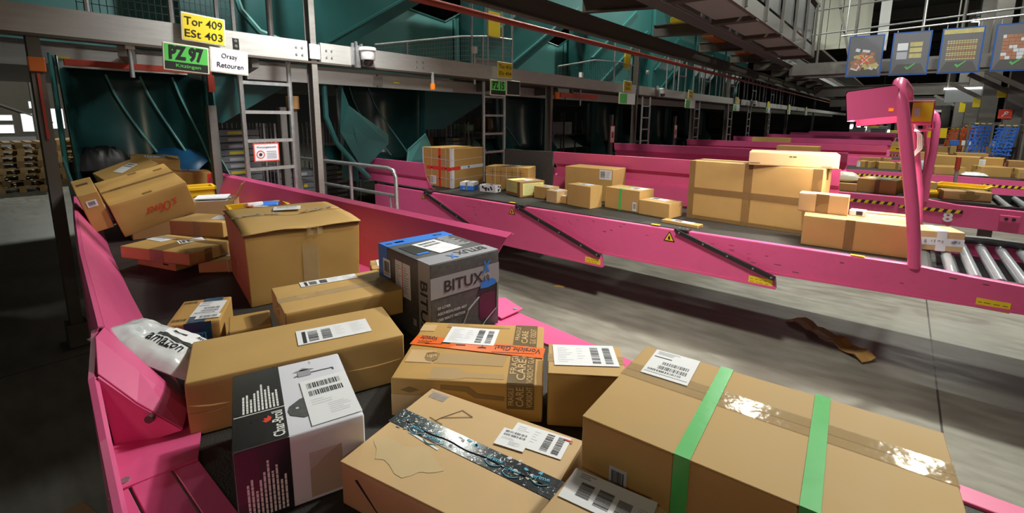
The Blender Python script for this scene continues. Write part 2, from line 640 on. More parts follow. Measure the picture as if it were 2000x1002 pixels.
def lines(b, x, y, w, n, step, th, z, mi=2, seed=0):
    q = random.Random(seed)
    for i in range(n):
        b.flat(x, y - i * step, w * q.uniform(.45, 1), th, z, mi)


LN = [0]


def label_mesh(w, h, style, paper):
    LN[0] += 1
    sd = LN[0] * 7
    b = MB()
    b.bx(0, w, 0, h, -.0003, .0003)
    z = .0006
    if style == 'a':        # carrier label: address block left, two stacked barcodes right
        bars(b, w * .60, h * .10, w * .13, h * .80, z, 'y', sd)
        bars(b, w * .80, h * .10, w * .12, h * .80, z, 'y', sd + 1)
        lines(b, w * .07, h * .84, w * .28, 9, h * .085, h * .022, z, 4, sd)
        lines(b, w * .38, h * .8, w * .14, 5, h * .12, h * .022, z, 4, sd + 2)
    elif style == 'b':      # long label, barcodes left, address right
        b.flat(w * .07, h * .06, w * .05, h * .8, z, 1)
        bars(b, w * .15, h * .12, w * .13, h * .68, z, 'y', sd)
        bars(b, w * .33, h * .12, w * .13, h * .68, z, 'y', sd + 1)
        lines(b, w * .52, h * .80, w * .16, 5, h * .13, h * .02, z, 4, sd)
        lines(b, w * .74, h * .84, w * .2, 8, h * .09, h * .02, z, 4, sd + 2)
    elif style == 'c':      # portrait label: two rows of bars on top, fine print below
        bars(b, w * .12, h * .78, w * .74, h * .13, z, 'x', sd)
        bars(b, w * .12, h * .60, w * .74, h * .12, z, 'x', sd + 1)
        lines(b, w * .12, h * .50, w * .5, 3, h * .05, h * .012, z, 4, sd)
        lines(b, w * .42, h * .34, w * .46, 6, h * .04, h * .01, z, 4, sd + 3)
    elif style == 'd':      # retailer label: bold bars, black line, second code
        lines(b, w * .08, h * .93, w * .5, 3, h * .05, h * .02, z, 2, sd)
        b.flat(w * .05, h * .70, w * .40, h * .035, z, 1)
        bars(b, w * .30, h * .46, w * .58, h * .12, z, 'x', sd)
        bars(b, w * .26, h * .28, w * .62, h * .13, z, 'x', sd + 1)
        bars(b, w * .08, h * .17, w * .72, h * .07, z, 'x', sd + 2)
        b.flat(w * .04, h * .10, w * .92, h * .012, z, 1)
    elif style == 'e':      # big parcel label, three slanting code blocks
        bars(b, w * .16, h * .22, w * .16, h * .46, z, 'y', sd)
        bars(b, w * .38, h * .16, w * .18, h * .52, z, 'y', sd + 1)
        bars(b, w * .62, h * .16, w * .16, h * .46, z, 'y', sd + 2)
        lines(b, w * .10, h * .90, w * .2, 3, h * .06, h * .03, z, 2, sd)
        lines(b, w * .84, h * .6, w * .12, 7, h * .07, h * .02, z, 4, sd + 4)
    elif style == 'bar':    # product code sticker
        bars(b, w * .15, h * .25, w * .7, h * .6, z, 'x', sd)
        lines(b, w * .15, h * .12, w * .7, 1, .1, h * .06, z, 2, sd)
    elif style == 'txt':
        lines(b, w * .08, h * .9, w * .84, 11, h * .08, h * .025, z, 2, sd)
    elif style == 'far':
        bars(b, w * .08, h * .15, w * .38, h * .7, z, 'y', sd)
        lines(b, w * .55, h * .8, w * .38, 6, h * .12, h * .04, z, 2, sd)
    return b


def soft_bag(name, label, loc, rot, size, mat, cat='bag', seed=0, wr=.016, body='bag_film', flatness=.35):
    """a stuffed plastic mailer: pillow with creases and flat sealed ends"""
    root = thing(name, label, cat, loc, rot)
    w, d, h = size
    nu, nv = 44, 30
    rows_t, rows_b = [], []
    o = V((seed * 3.7, seed * 1.3, seed))
    for i in range(nu + 1):
        u = -1 + 2 * i / nu
        rt, rb = [], []
        for j in range(nv + 1):
            v = -1 + 2 * j / nv
            e = (max(0, 1 - abs(u) ** 3.0) ** .55) * (max(0, 1 - abs(v) ** 2.6) ** .6)
            x = u * w / 2 * (1 - .05 * v * v)
            y = v * d / 2 * (1 - .07 * u * u)
            p = V((x * 16, y * 16, 0)) + o
            c = noise.noise(p) * .6 + abs(noise.noise(p * 1.9)) * .7 + abs(noise.noise(V((p.x * .6 + p.y * 2.4, p.y * .5, 3)))) * .5
            zt = e * h * .72 + (c - .35) * wr * (0.35 + e)
            rt.append(V((x, y, h * .28 + zt)))
            rb.append(V((x, y, h * .28 - e * h * .28 + .002 * (1 - e))))
        rows_t.append(rt)
        rows_b.append(rb)
    b = MB().grid(rows_t)
    b.grid(rows_b)
    b.build(body, mat, root, smooth=True)
    def surf(x, y):
        a = min(nu - .001, max(0, (x / (w / 2) + 1) / 2 * nu))
        c = min(nv - .001, max(0, (y / (d / 2) + 1) / 2 * nv))
        i, j = int(a), int(c)
        a, c = a - i, c - j
        Z = lambda p, q: rows_t[p][q].z
        return (Z(i, j) * (1 - a) + Z(i + 1, j) * a) * (1 - c) + (Z(i, j + 1) * (1 - a) + Z(i + 1, j + 1) * a) * c
    return root, surf


def drape(root, surf, x0, x1, y0, y1, mat_list, name, items, off=.004, n=16):
    """a sticker that follows the bag's surface; items = (u0,u1,v0,v1,material index) on it"""
    b = MB()
    def pt(u, v, k=0):
        x, y = x0 + (x1 - x0) * u, y0 + (y1 - y0) * v
        return V((x, y, surf(x, y) + off + k))
    b.grid([[pt(i / n, j / n) for j in range(n + 1)] for i in range(n + 1)], 0)
    for u0, u1, v0, v1, mi in items:
        k = max(1, int((u1 - u0) * n * 1.5))
        l = max(1, int((v1 - v0) * n * 1.5))
        b.grid([[pt(u0 + (u1 - u0) * i / k, v0 + (v1 - v0) * j / l, .0025) for j in range(l + 1)] for i in range(k + 1)], mi)
    return b.build(name, mat_list, root, smooth=True)


# ------------------------------------------------------------------ hall shell
struct(MB().bx(-32, 16, -14, 105, -.2, 0).build('floor', 'concrete'))
struct(MB().bx(-32, 16, -14, 105, 11, 11.2).build('ceiling', 'dark'))
struct(MB().bx(-32, 16, 104, 104.3, 0, 11).build('wall_far', 'steel_dark'))
struct(MB().bx(-32.3, -32, -14, 105, 0, 11).build('wall_left', 'dark'))
struct(MB().bx(9, 9.3, 2, 105, 0, 11).build('wall_right', 'steel_dark'))
b = MB()
for i in range(12):
    b.bx(-32, 9, 4 + i * 8, 4.3 + i * 8, 10.2, 11)
struct(b.build('trim_1', 'steel_dark'))


def lamp(x, y, z, label, r=.26):
    t = thing('ceiling_light', label, 'ceiling light', (x, y, z), group='high bay lamps')
    MB().lathe([(.05, .34), (.10, .30), (.12, .12), (r, .02), (r, -.05), (r - .01, -.06)], (0, 0, 0), 18).build('housing', 'steel', t, smooth=True)
    MB().lathe([(r - .02, -.062), (r - .02, -.075)], (0, 0, 0), 18).build('diffuser', 'lamp_glow', t)
    MB().tube([(0, 0, .34), (0, 0, 11 - z)], .012, 6).build('hanger', 'steel_dark', t)


for i, (x, y, z, w) in enumerate(LAMPS):
    lamp(x, y, z, ('round high bay lamp high above the pink conveyors', 'round high bay lamp high above the teal slides')[x < -5])
for x, y, z in LAMPS_FAR:
    lamp(x, y, z, 'small round high bay lamp glowing far down the hall', .34)


# ------------------------------------------------------------------ conveyors
def belt_and_rollers(root, y0, x0, x1, xr, n, w=1.2, z=.85):
    b = MB()
    b.bx(x0, x1, y0 + .05, y0 + w - .02, z - .03, z)
    b.tube([(x1, y0 + .05, z - .045), (x1, y0 + w - .02, z - .045)], .045, 14)
    b.build('belt', 'belt', root)
    if n:
        MB().bx(x1 + .02, xr, y0 + .06, y0 + w - .03, z - .14, z - .11).build('roller_tray', 'rubber', root)
        for i in range(n):
            x = x1 + .13 + i * (xr - x1 - .12) / n
            MB().tube([(x, y0 + .07, z - .035), (x, y0 + w - .05, z - .035)], .032, 14).build('roller', 'chrome', root, smooth=True)
        MB().bx(x1 + .02, xr, y0 + .045, y0 + .068, z - .1, z - .012).build('roller_rail', 'rubber', root)
        MB().bx(x1 + .02, xr, y0 + w - .04, y0 + w - .015, z - .1, z - .0).build('roller_rail', 'rubber', root)


def warn_triangle(root, x, y, z, s=.055):
    t = MB().xz([(x - s, z - s * .8), (x + s, z - s * .8), (x, z + s)], y - .002, y, 0)
    f = t.build('warning_sign', 'sign_black', root)
    MB().xz([(x - s * .74, z - s * .66), (x + s * .74, z - s * .66), (x, z + s * .72)], y - .0035, y - .002, 0).build('yellow_field', 'warn_yellow', f)
    b = MB().xz([(x - s * .16, z - s * .5), (x + s * .16, z - s * .5), (x + s * .2, z - s * .1), (x, z + s * .3), (x - s * .2, z - s * .1)], y - .005, y - .0035)
    b.build('pictogram', 'sign_black', f)


def bracket_bar(root, xa, za, xb, zb, y):
    """black rubber brush strip along the slanted end of a boom section, with its clamp on the top edge"""
    b = MB().bar((xa, y - .012, za), (xb, y - .012, zb), .024, .036)
    f = b.build('brush_strip', 'rubber', root, bevel=.003)
    b = MB()
    for t in (.04, .3, .55, .8, .97):
        b.tube([(xa + (xb - xa) * t, y - .022, za + (zb - za) * t), (xa + (xb - xa) * t, y - .028, za + (zb - za) * t)], .008, 8)
    b.build('bolt', 'galv', f)
    MB().bx(xa - .02, xa + .10, y - .01, y + .09, za + .002, za + .018).build('clamp', 'rubber', root, bevel=.003)
    b = MB()
    for i in range(3):
        b.tube([(xa + .01 + i * .033, y + .04, za + .018), (xa + .01 + i * .033, y + .04, za + .022)], .008, 8)
    b.build('bolt', 'galv', f)


def yellow_label(root, x0, x1, z0, z1, y, seed=1):
    f = MB().bx(x0, x1, y - .003, y, z0, z1).build('yellow_label', 'sign_yellow', root)
    b = MB()
    q = random.Random(seed)
    for r in range(2):
        x = x0 + .01
        while x < x1 - .03:
            L = q.uniform(.01, .03)
            b.bx(x, x + L, y - .0036, y - .003, z0 + (z1 - z0) * (.2 + .4 * r), z0 + (z1 - z0) * (.26 + .4 * r))
            x += L + q.uniform(.006, .02)
    b.build('fine_print', 'pen', f)


def hazard(root, x0, x1, z0, z1, y, slope=0):
    b = MB()
    b.bx(x0, x1, y - .003, y, z0, z1, 0)
    n = max(2, int((x1 - x0) / .075))
    st = (x1 - x0) / n
    for i in range(n):
        x = x0 + i * st
        b.xz([(x + .0, z0), (x + st * .5, z0), (x + st * .5 + .02, z1), (x + .02, z1)], y - .0045, y - .003, 1)
    b.build('hazard_stripe', ['sign_black', 'warn_yellow'], root)


def rear_wall(root, y, x0, x1, zt=1.36, z0=.84):
    k = (zt - z0) / .52
    prof = [(y, z0), (y + .03, z0 + .2 * k), (y + .09, z0 + .23 * k), (y + .09, z0 + .33 * k), (y + .03, z0 + .37 * k), (y, zt), (y + .05, zt)]
    b = MB().grid([[(x, p[0], p[1]) for p in prof] for x in (x0, (x0 + x1) / 2, x1)])
    b.build('rear_guard', 'pink', root, solid=.006)


# near conveyor, under the camera
T = thing('belt_conveyor', 'pink telescopic belt conveyor in the foreground carrying the large parcel pile', 'conveyor', (-2, 1, 0), group='pink telescopic conveyors')
T.location = (0, 0, 0)
b = MB()
b.xy([(-5.25, .62), (-4, .60), (-1.9, .40), (-1.1, .30), (1.7, .30), (1.7, 1.55), (-5.25, 1.62)], .815, .85)
b.build('belt', 'belt', T)
topl = [(-5.3, .665, 1.12), (-4.2, .52, 1.12), (-3.1, .385, 1.12), (-1.93, .262, 1.12)]
botl = [(-5.3, .80, .852), (-4.2, .66, .852), (-3.1, .545, .852), (-1.72, .415, .852)]
b = MB().grid([[V(a).lerp(V(c), t) for t in (0, .5, 1)] for a, c in zip(topl, botl)])
b.grid([[(a[0], a[1] - .02, a[2] - .012), (a[0], a[1] - .012, a[2] + .004), a] for a in topl])
b.grid([[(a[0], a[1] - .02, a[2] - .012), (a[0], a[1] - .02, .55)] for a in topl])
b.build('side_wall', 'pink', T, solid=.006)
# folded end of the left wall with its triangular closing plate
b = MB().grid([[(-1.93, .262, 1.12), (-1.83, .225, 1.13), (-1.72, .205, 1.06)], [(-1.80, .33, 1.01), (-1.73, .30, 1.02), (-1.64, .27, .97)], [(-1.70, .405, .885), (-1.62, .385, .895), (-1.545, .35, .885)]])
b.build('wall_end_lip', 'pink', T, solid=.005, bevel=.002)
f = MB().prism([(-1.715, .207, 1.055), (-1.642, .272, .967), (-1.548, .352, .884), (-1.60, .30, .862), (-1.66, .215, .862)], (.006, -.004, 0)).build('closing_plate', 'pink', T)
MB().tube([(-1.60, .29, .93), (-1.592, .283, .93)], .012, 10).build('bolt', 'steel_brown', f)
b = MB().grid([[(x, y, z) for y, z in ((yy, .55), (yy, zz), (yy + .012, zz + .004), (yy + .02, zz - .004), (yy + .02, .86))] for x, yy, zz in ((-1.95, .235, 1.11), (-1.72, .185, 1.05), (-1.5, .165, .97), (-1.16, .135, .905), (1.7, .13, .89))])
b.build('outer_upstand', 'pink', T, solid=.004)
b = MB().xy([(-1.78, .21), (-1.43, .175), (-1.405, .345), (-1.66, .44), (-1.78, .44)], .858, .864)
f = b.build('corner_plate', 'pink', T)
MB().tube([(-1.455, .195, .864), (-1.455, .195, .868)], .011, 12).build('bolt', 'galv', f)
for y0, y1 in ((.155, .195), (.202, .283), (.289, .345)):
    MB().bx(-1.425, 1.7, y0, y1, .845, .860).build('cover_plank', 'pink', T, bevel=.0015)
# right wall
prof = lambda e: [(1.64, .852), (1.70, 1.02), (1.775, 1.20), (1.80, 1.222), (1.812, 1.215)]
b = MB().grid([[(x + (.0, .04, .09, .10, .10)[i] * k, p[0], p[1]) for i, p in enumerate(prof(0))] for x, k in ((-5.6, 0), (-4.2, 0), (-3.0, 0), (-1.62, 1.4))])
b.build('side_wall', 'pink', T, solid=.006)
f = MB().prism([(-1.60, 1.62, .885), (-1.50, 1.77, .875), (-1.35, 1.73, .868), (-1.36, 1.58, .866)], (0, 0, .005)).build('closing_plate', 'pink', T)
MB().tube([(-1.375, 1.70, .872), (-1.375, 1.70, .877)], .01, 10).build('bolt', 'galv', f)
b = MB().xy([(-5.6, 1.57), (-5.6, 1.72), (-1.36, 1.71), (-.71, 1.635), (.3, 1.60), (1.7, 1.60), (1.7, 1.53), (-1.4, 1.53)], .62, .858)
b.build('side_frame', 'pink', T, bevel=.004)
MB().bx(-5.2, 1.7, .72, 1.5, .55, .80).build('belt_bed', 'steel_brown', T)
for x in (-4.6, -1.9):
    MB().bx(x - .06, x + .06, .75, .85, 0, .55).build('leg', 'steel_brown', T)
    MB().bx(x - .06, x + .06, 1.40, 1.5, 0, .55).build('leg', 'steel_brown', T)

# second conveyor with its work light
T = thing('belt_conveyor', 'pink telescopic conveyor with lamp arch, slanting black strips and roller end', 'conveyor', (0, 0, 0), group='pink telescopic conveyors')
belt_and_rollers(T, 4.0, -5.75, .22, 1.35, 9)
secs = [([(-5.8, .85), (-4.68, .85), (-3.58, .415), (-3.54, .30), (-5.8, .28)], 3.91), ([(-4.72, .848), (-3.18, .848), (-2.14, .495), (-2.105, .375), (-4.72, .37)], 3.945),
        ([(-3.2, .846), (-1.42, .850), (-.638, .598), (-.625, .507), (-3.2, .50)], 3.975), ([(-1.45, .85), (.15, .862), (.42, .845), (1.7, .79), (1.7, .70), (-1.45, .585)], 4.0)]
for i, (p, y) in enumerate(secs):
    f = MB().xz(p, y, y + .055).build('boom_section', 'pink', T, bevel=.008)
    x0, x1 = p[-1][0], p[-2][0]
    z0, z1 = p[-1][1], p[-2][1]
    MB().bar((x0, y - .004, z0 + .012), (x1, y - .004, z1 + .012), .008, .02).build('bottom_lip', 'pink_plain', f)
    b = MB()
    q = random.Random(i)
    for k in range(14 if i else 3):
        x = q.uniform(max(x0, -4), x1 - .1)
        z = q.uniform(.66, .83)
        b.bx(x, x + q.uniform(.005, .05), y - .0012, y - .0004, z, z + q.uniform(.002, .006))
    b.build('scuff', 'pen', f)
    MB().bx(-5.7, 1.6, 5.16, 5.2, .45, .84).build('rear_frame', 'pink', T) if i == 3 else None
bracket_bar(T, -4.68, .85, -3.58, .43, 3.908)
bracket_bar(T, -3.18, .848, -2.13, .49, 3.943)
bracket_bar(T, -1.42, .85, -.635, .597, 3.973)
warn_triangle(T, -4.72, 3.908, .79, .038)
warn_triangle(T, -3.25, 3.943, .785, .045)
warn_triangle(T, -1.48, 3.973, .785, .05)
yellow_label(T, -2.30, -2.13, .395, .45, 3.945, 1)
yellow_label(T, -.82, -.65, .525, .58, 3.975, 2)
yellow_label(T, .47, .62, .655, .72, 4.0, 3)
for x in (-3.3, -1.62, -.14):
    MB().bx(x - .05, x + .03, 4.005, 4.04, .863, .8655).build('edge_mark', 'sign_yellow', T)
rear_wall(T, 5.2, -3.58, -.40)
MB().bx(-4.45, -3.6, 5.22, 5.26, .3, 1.36).build('grey_panel', 'graphite', T)
b = MB().grid([[(x, y, z) for y, z in ((4.0, .88), (4.015, 1.0), (3.985, 1.03), (3.96, 1.16), (3.95, 1.215), (3.97, 1.215))] for x in (-6.5, -5.6, -4.74)])
b.build('front_guard', 'pink', T, solid=.006)
MB().prism([(-4.74, 3.99, 1.02), (-4.74, 4.005, .88), (-4.62, 4.02, .86), (-4.66, 4.0, .9)], (.012, .004, 0)).build('guard_flap', 'pink_plain', T)
for x in (-5.5, -4.2):
    MB().bx(x - .06, x + .06, 4.15, 4.25, 0, .5).build('leg', 'steel_brown', T)
    MB().bx(x - .06, x + .06, 4.95, 5.05, 0, .5).build('leg', 'steel_brown', T)
MB().lathe([(.07, -.02), (.08, 0), (.07, .02)], (1.1, 4.3, .08), 16, 0, Matrix.Rotation(R(90), 3, 'X')).build('wheel', 'rubber', T)
MB().bx(1.06, 1.14, 4.28, 4.32, .08, .72).build('wheel_leg', 'steel_brown', T)
b = MB().tube([(.34, 5.16, .865), (.6, 5.12, .885), (.95, 5.16, .87), (1.3, 5.18, .84)], .03, 8)
b.build('end_cushion', 'rubber', T, smooth=True)
# lamp arch over the belt
arch = [(.158, 4.02, .84), (.140, 4.02, 1.0), (.10, 4.02, 1.25), (.022, 4.02, 1.66), (-.03, 4.02, 1.93), (-.055, 4.05, 2.01), (-.055, 4.13, 2.055), (-.045, 4.3, 2.06), (-.02, 4.75, 2.05), (-.01, 4.86, 2.03), (-.0, 4.90, 1.96), (.06, 4.90, 1.70), (.14, 4.9, 1.25), (.18, 4.9, .84)]
A = MB().tube(arch, .037, 14).build('lamp_arch', 'pink_plain', T, smooth=True)
hp = [(-.335, 1.985), (-.325, 2.0), (-.075, 2.035), (-.06, 2.02), (-.045, 1.835), (-.31, 1.80)]
b = MB()
b.xz(hp, 4.0, 4.008)
b.xz(hp, 4.85, 4.858)
for i in (0, 1, 2, 3, 5):
    a, c = hp[i], hp[(i + 1) % 6]
    b.prism([(a[0], 4.0, a[1]), (c[0], 4.0, c[1]), (c[0], 4.858, c[1]), (a[0], 4.858, a[1])], (.004, 0, -.004))
b.prism([(-.31, 4.85, 1.80), (-.045, 4.85, 1.835), (-.045, 4.85, 1.79), (-.31, 4.85, 1.755)], (0, .006, 0))
b.build('lamp_hood', 'pink_plain', A)
for x in (-.25, -.13):
    MB().tube([(x, 4.08, 1.90), (x, 4.78, 1.90)], .014, 10).build('lamp_tube', 'tube_glow', A)
MB().bx(-.09, -.065, 3.996, 4.0, 1.865, 1.885).build('orange_sticker', 'orange_lens', A)
b = MB()
b.bx(-.005, .15, 4.42, 4.45, 1.78, 1.945)
f = b.build('signal_box', 'pink_plain', A, bevel=.006)
f2 = MB().bx(.032, .142, 4.412, 4.42, 1.80, 1.932).build('signal_lens', 'sign_yellow', A)
MB().bx(.004, .03, 4.412, 4.42, 1.80, 1.932).build('black_end', 'sign_black', A)
MB().bx(.042, .076, 4.408, 4.412, 1.835, 1.895).build('notice', 'paper_grey', A)
MB().tube([(.155, 4.43, 1.80), (.16, 4.43, 1.76), (.15, 4.43, 1.745), (.06, 4.43, 1.735)], .009, 8).build('bracket', 'pink_plain', A)
for k in range(3):
    MB().tube([(.06, 4.7, 1.78 - .01 * k), (.09 + .01 * k, 4.72, 1.70), (.10 + .012 * k, 4.74, 1.60), (.075, 4.8, 1.545 - .012 * k), (.07, 4.88, 1.56)], .006, 6).build('cable', 'white_plastic', A, smooth=True)
MB().tube([(.048, 4.87, 1.585), (.105, 4.865, 1.58), (.105, 4.935, 1.58), (.048, 4.935, 1.585)], .005, 6, closed=True).build('cable_tie', 'rubber', A)

# third conveyor, numbered
T = thing('belt_conveyor', 'pink conveyor with number 8, hazard stripes and socket outlet on its side', 'conveyor', (0, 0, 0), group='pink telescopic conveyors')
belt_and_rollers(T, 7.7, -6.0, .92, 1.9, 5)
for p, y in (([(-6, .85), (-2.2, .85), (-1.4, .6), (-6, .5)], 7.64), ([(-2.6, .85), (.34, .85), (.6, .815), (1.4, .80), (2.3, .70), (2.3, .52), (.2, .56), (-2.6, .56)], 7.7)):
    MB().xz(p, y, y + .06).build('boom_section', 'pink', T, bevel=.008)
hazard(T, -.62, .02, .735, .775, 7.698)
hazard(T, .06, .66, .712, .752, 7.698)
text('8', .09, .115, 'paper', T, Matrix.Translation((.535, 7.696, .655)) @ Matrix.Rotation(R(90), 4, 'X'), 'number', .03)
f = MB().bx(.97, 1.14, 7.685, 7.70, .665, .745).build('socket_box', 'pink_plain', T, bevel=.008)
for x in (1.025, 1.085):
    MB().tube([(x, 7.684, .705), (x, 7.676, .705)], .017, 12).build('socket', 'rubber', f)
rear_wall(T, 8.9, -4.6, -.62, 1.31)
MB().bx(-6, 2.2, 8.88, 8.92, .5, .84).build('rear_frame', 'pink', T)
arch2 = [(.30, 7.72, .82), (.29, 7.72, 1.1), (.31, 7.72, 1.45), (.30, 7.72, 1.78), (.28, 7.74, 1.87), (.24, 7.85, 1.92), (.22, 8.5, 1.92), (.22, 8.62, 1.84), (.3, 8.66, 1.4), (.32, 8.66, .84)]
A = MB().tube(arch2, .04, 12).build('lamp_arch', 'pink_plain', T, smooth=True)
b = MB().xz([(-.06, 1.90), (.20, 1.93), (.22, 1.76), (-.04, 1.73)], 7.7, 8.5)
b.build('lamp_hood', 'pink_plain', A)
MB().bx(.24, .42, 8.0, 8.03, 1.60, 1.72).build('signal_lens', 'sign_yellow', A)
for x in (-5, .9):
    MB().bx(x - .06, x + .06, 7.9, 8.0, 0, .6).build('leg', 'steel_brown', T)

# further conveyors down the hall
places = ('fourth', 'fifth', 'sixth', 'seventh', 'farthest')
for k in range(5):
    y0 = 11.4 + 3.7 * k
    T = thing('belt_conveyor', places[k] + ' pink conveyor down the hall counted from the foreground', 'conveyor', (0, 0, 0), group='pink telescopic conveyors')
    belt_and_rollers(T, y0, -5.5, 1.6, 1.7, 0)
    MB().xz([(-5.5, .85), (1.0, .85), (2.6, .80), (2.6, .50), (-5.5, .52)], y0, y0 + .06).build('boom_section', 'pink', T)
    hazard(T, -.75, .1, .74, .785, y0 - .002)
    hazard(T, 1.15, 2.0, .70, .745, y0 - .002)
    rear_wall(T, y0 + 1.2, -4.4 + .2 * k, -.22, 1.29)
    MB().bx(-5.5, 2.4, y0 + 1.16, y0 + 1.2, .5, .84).build('rear_frame', 'pink', T)


# ------------------------------------------------------------------ parcels on the near conveyor
B0 = .85
P = Parcel('parcel', 'long plain brown carton with a narrow white label, behind the black and white barbecue box', (-1.56, .723, B0), 69.5, (.655, .295, .178), 'kraft', fine=True, warp=.003, group='parcels on the near belt')
P.label('top', .439, .141, .246, .12, -1.5, 'b')
for a0, b0, a1, b1, th in ((.0, .105, .115, .086, .0035), (.0, .078, .10, .073, .0035), (.45, .088, .65, .088, .003)):
    MB().tube([P.at('front', a0 + (a1 - a0) * t, b0 + (b1 - b0) * t - .006 * math.sin(3.14 * t), 0, .0005).translation for t in (0, .25, .5, .75, 1)], [.0005, th, th * 1.2, th, .0005], 8).build('crease', 'kraft', P.root, smooth=True)

# black and white barbecue box
P = Parcel('parcel', 'black and white printed barbecue box with a red flame and a white label', (-1.212, .534, B0), 69.6, (.293, .368, .195), 'char_white', fine=True, warp=.0008, group='parcels on the near belt')
P.panel('top', 0, .118, .002, .366, 'char_black')
P.panel('front', .002, .118, .002, .194, 'char_black')
P.panel('left', .002, .366, .002, .194, 'char_black')
P.panel('front', .004, .05, .06, .19, 'maroon', off=.0012)
P.panel('top', .002, .118, .1355, .1385, 'white_plastic', 'white_line', off=.0014)
hts = [.55, .62, .42, .60, .68, .86, .66, .74, .48, .56]
b = MB()
for i, hh in enumerate(hts):
    x, top = .022 + i * .0088, .145 + .155 * hh
    y = .145
    while y < top - .004:
        L = rnd.uniform(.007, .018)
        b.flat(x, y, .0048, min(L, top - y), .0018)
        y += L + .0016
b.build('list_print', 'white_plastic', P.root, frame(P.dims, 'top'))
b = MB()
for i, hh in enumerate(hts):
    x, top = .022 + i * .0088, .012 + .165 * hh
    y = .012
    while y < top - .004:
        L = rnd.uniform(.007, .018)
        b.flat(x, y, .0048, min(L, top - y), .0018)
        y += L + .0016
b.build('list_print', 'white_plastic', P.root, frame(P.dims, 'front'))
P.text('top', .0985, .066, .112, .026, 'Char-Broil', 'white_plastic', 90, .012)
P.poly('top', [(.072, .082), (.083, .088), (.086, .100), (.078, .112), (.076, .101), (.068, .104), (.070, .094), (.064, .093)], 'ink_red', 'flame_logo')
P.label('top', .2285, .125, .122, .225, 1.5, 'c')
b = MB()                                                      # the picture of the barbecue, partly under the label
b.prism([(x, y, .0012) for x, y in ((.124, .105), (.128, .085), (.158, .06), (.172, .062), (.172, .155), (.156, .15), (.128, .125))], (0, 0, .0004), 1)
b.build('burner_picture', ['ink', 'graphite', 'ink_grey'], P.root, frame(P.dims, 'top'))
b = MB()
b.prism([(x, y, .0012) for x, y in ((.165, .268), (.20, .268), (.20, .297), (.193, .305), (.176, .309), (.165, .297))], (0, 0, .0004), 2)
b.bar((.155, .273, .0014), (.166, .278, .0014), .004, .0004, 1)
b.bar((.20, .282, .0014), (.262, .281, .0014), .004, .0004, 1)
b.bar((.262, .269, .0014), (.262, .281, .0014), .004, .0004, 1)
b.prism([(.152, .300, .0012), (.183, .318, .0012), (.212, .300, .0012)], (0, 0, .0004), 2)
b.build('barbecue_picture', ['ink', 'graphite', 'ink_grey'], P.root, frame(P.dims, 'top'))
P.panel('top', .143, .150, .104, .112, 'ink_soft', 'burner_mark', .0022)
P.label('top', .205, .345, .006, .012, 0, 'txt', 'print', 'char_white', .0008)
P.panel('front', .158, .235, .012, .135, 'tape_clear', 'clear_tape')
P.panel('front', .249, .2535, .016, .042, 'ink', 'side_print', .0012)

# brown carton with black printed tape
P = Parcel('parcel', 'large worn brown carton sealed with glossy black printed tape', (-.762, .749, B0), 11, (.497, .36, .119), 'kraft_pale', fine=True, warp=.004, seam='x', seam_at=.01, group='parcels on the near belt')
P.strip('top', -.004, .206, .505, .172, .062, 'tape_black')
P.strip('left', .12, .05, .12, .119, .062, 'tape_black')
P.strip('right', .172 + .19 - .18, .055, .172 + .0 + .01, .119, .062, 'tape_black')
for i, x in enumerate((.09, .15, .33, .385, .455)):
    P.text('top', x, .186 - .012 * (i % 2), .042, .015, 'prime', 'cyan_ink', -4 + 3 * i, .015, .0024)
    b = MB()
    b.tube([(x - .022 + .044 * t, .174 - .012 * (i % 2) - .010 * math.sin(3.14 * t), .0028) for t in (0, .2, .4, .6, .8, 1)], .0013, 6)
    b.build('smile_print', 'cyan_ink', P.root, frame(P.dims, 'top'))
for k in range(26):
    x, y = rnd.uniform(.02, .48), .19 + rnd.uniform(-.024, .024)
    b = MB().prism([(x + rnd.uniform(.003, .009) * math.cos(a), y + rnd.uniform(.002, .007) * math.sin(a), .002) for a in (0, 1.2, 2.4, 3.6, 5)], (0, 0, .0003))
    b.build('torn_tape', rnd.choice(('foil', 'cyan_ink', 'ink_grey', 'ink_soft')), P.root, frame(P.dims, 'top'))
b = MB().tube([(.03 + .44 * t, .193 - .022 * t + .003 * math.sin(t * 22), .0025) for t in [i / 16 for i in range(17)]], .0013, 5)
b.build('tape_slit', 'ink', P.root, frame(P.dims, 'top'))
P.label('top', .392, .303, .155, .085, 3, 'a', off=.0024)
P.label('top', .335, .272, .082, .068, 5, 'c', off=.0036)
P.panel('top', .45, .475, .335, .339, 'ink_red', 'red_print', .0042)
b = MB()
bars(b, .018, .318, .055, .028, .0018, 'x', 3, 0)
b.flat(.008, .348, .07, .0015, .0018, 0)
b.build('stamp', 'ink_grey', P.root, P.at('top', 0, 0, 0))
pts = [(.115, .255), (.148, .312), (.190, .300)]
b = MB()
for i in range(3):
    b.bar((*pts[i], .0018), (*pts[(i + 1) % 3], .0018), .002, .0004)
b.bar((.115, .255, .0018), (.108, .236, .0018), .002, .0004)
b.bar((.085, .242, .0018), (.135, .232, .0018), .002, .0004)
b.build('pen_drawing', 'pen', P.root, frame(P.dims, 'top'))
b = MB().prism([(.05, .088, .0015), (.058, .092, .0015), (.128, .02, .0015), (.15, .002, .0015)], (0, 0, .0004))
b.build('arrow_print', 'ink', P.root, frame(P.dims, 'front'))
pts = [(.13 + .10 * math.cos(a) * (1 + .22 * math.sin(3 * a)), .085 + .045 * math.sin(a) * (1 + .3 * math.cos(5 * a)), .0007) for a in [i * 2 * math.pi / 26 for i in range(26)]]
MB().prism(pts, (0, 0, .0002)).build('scuff', 'kraft_scuff', P.root, frame(P.dims, 'top'))
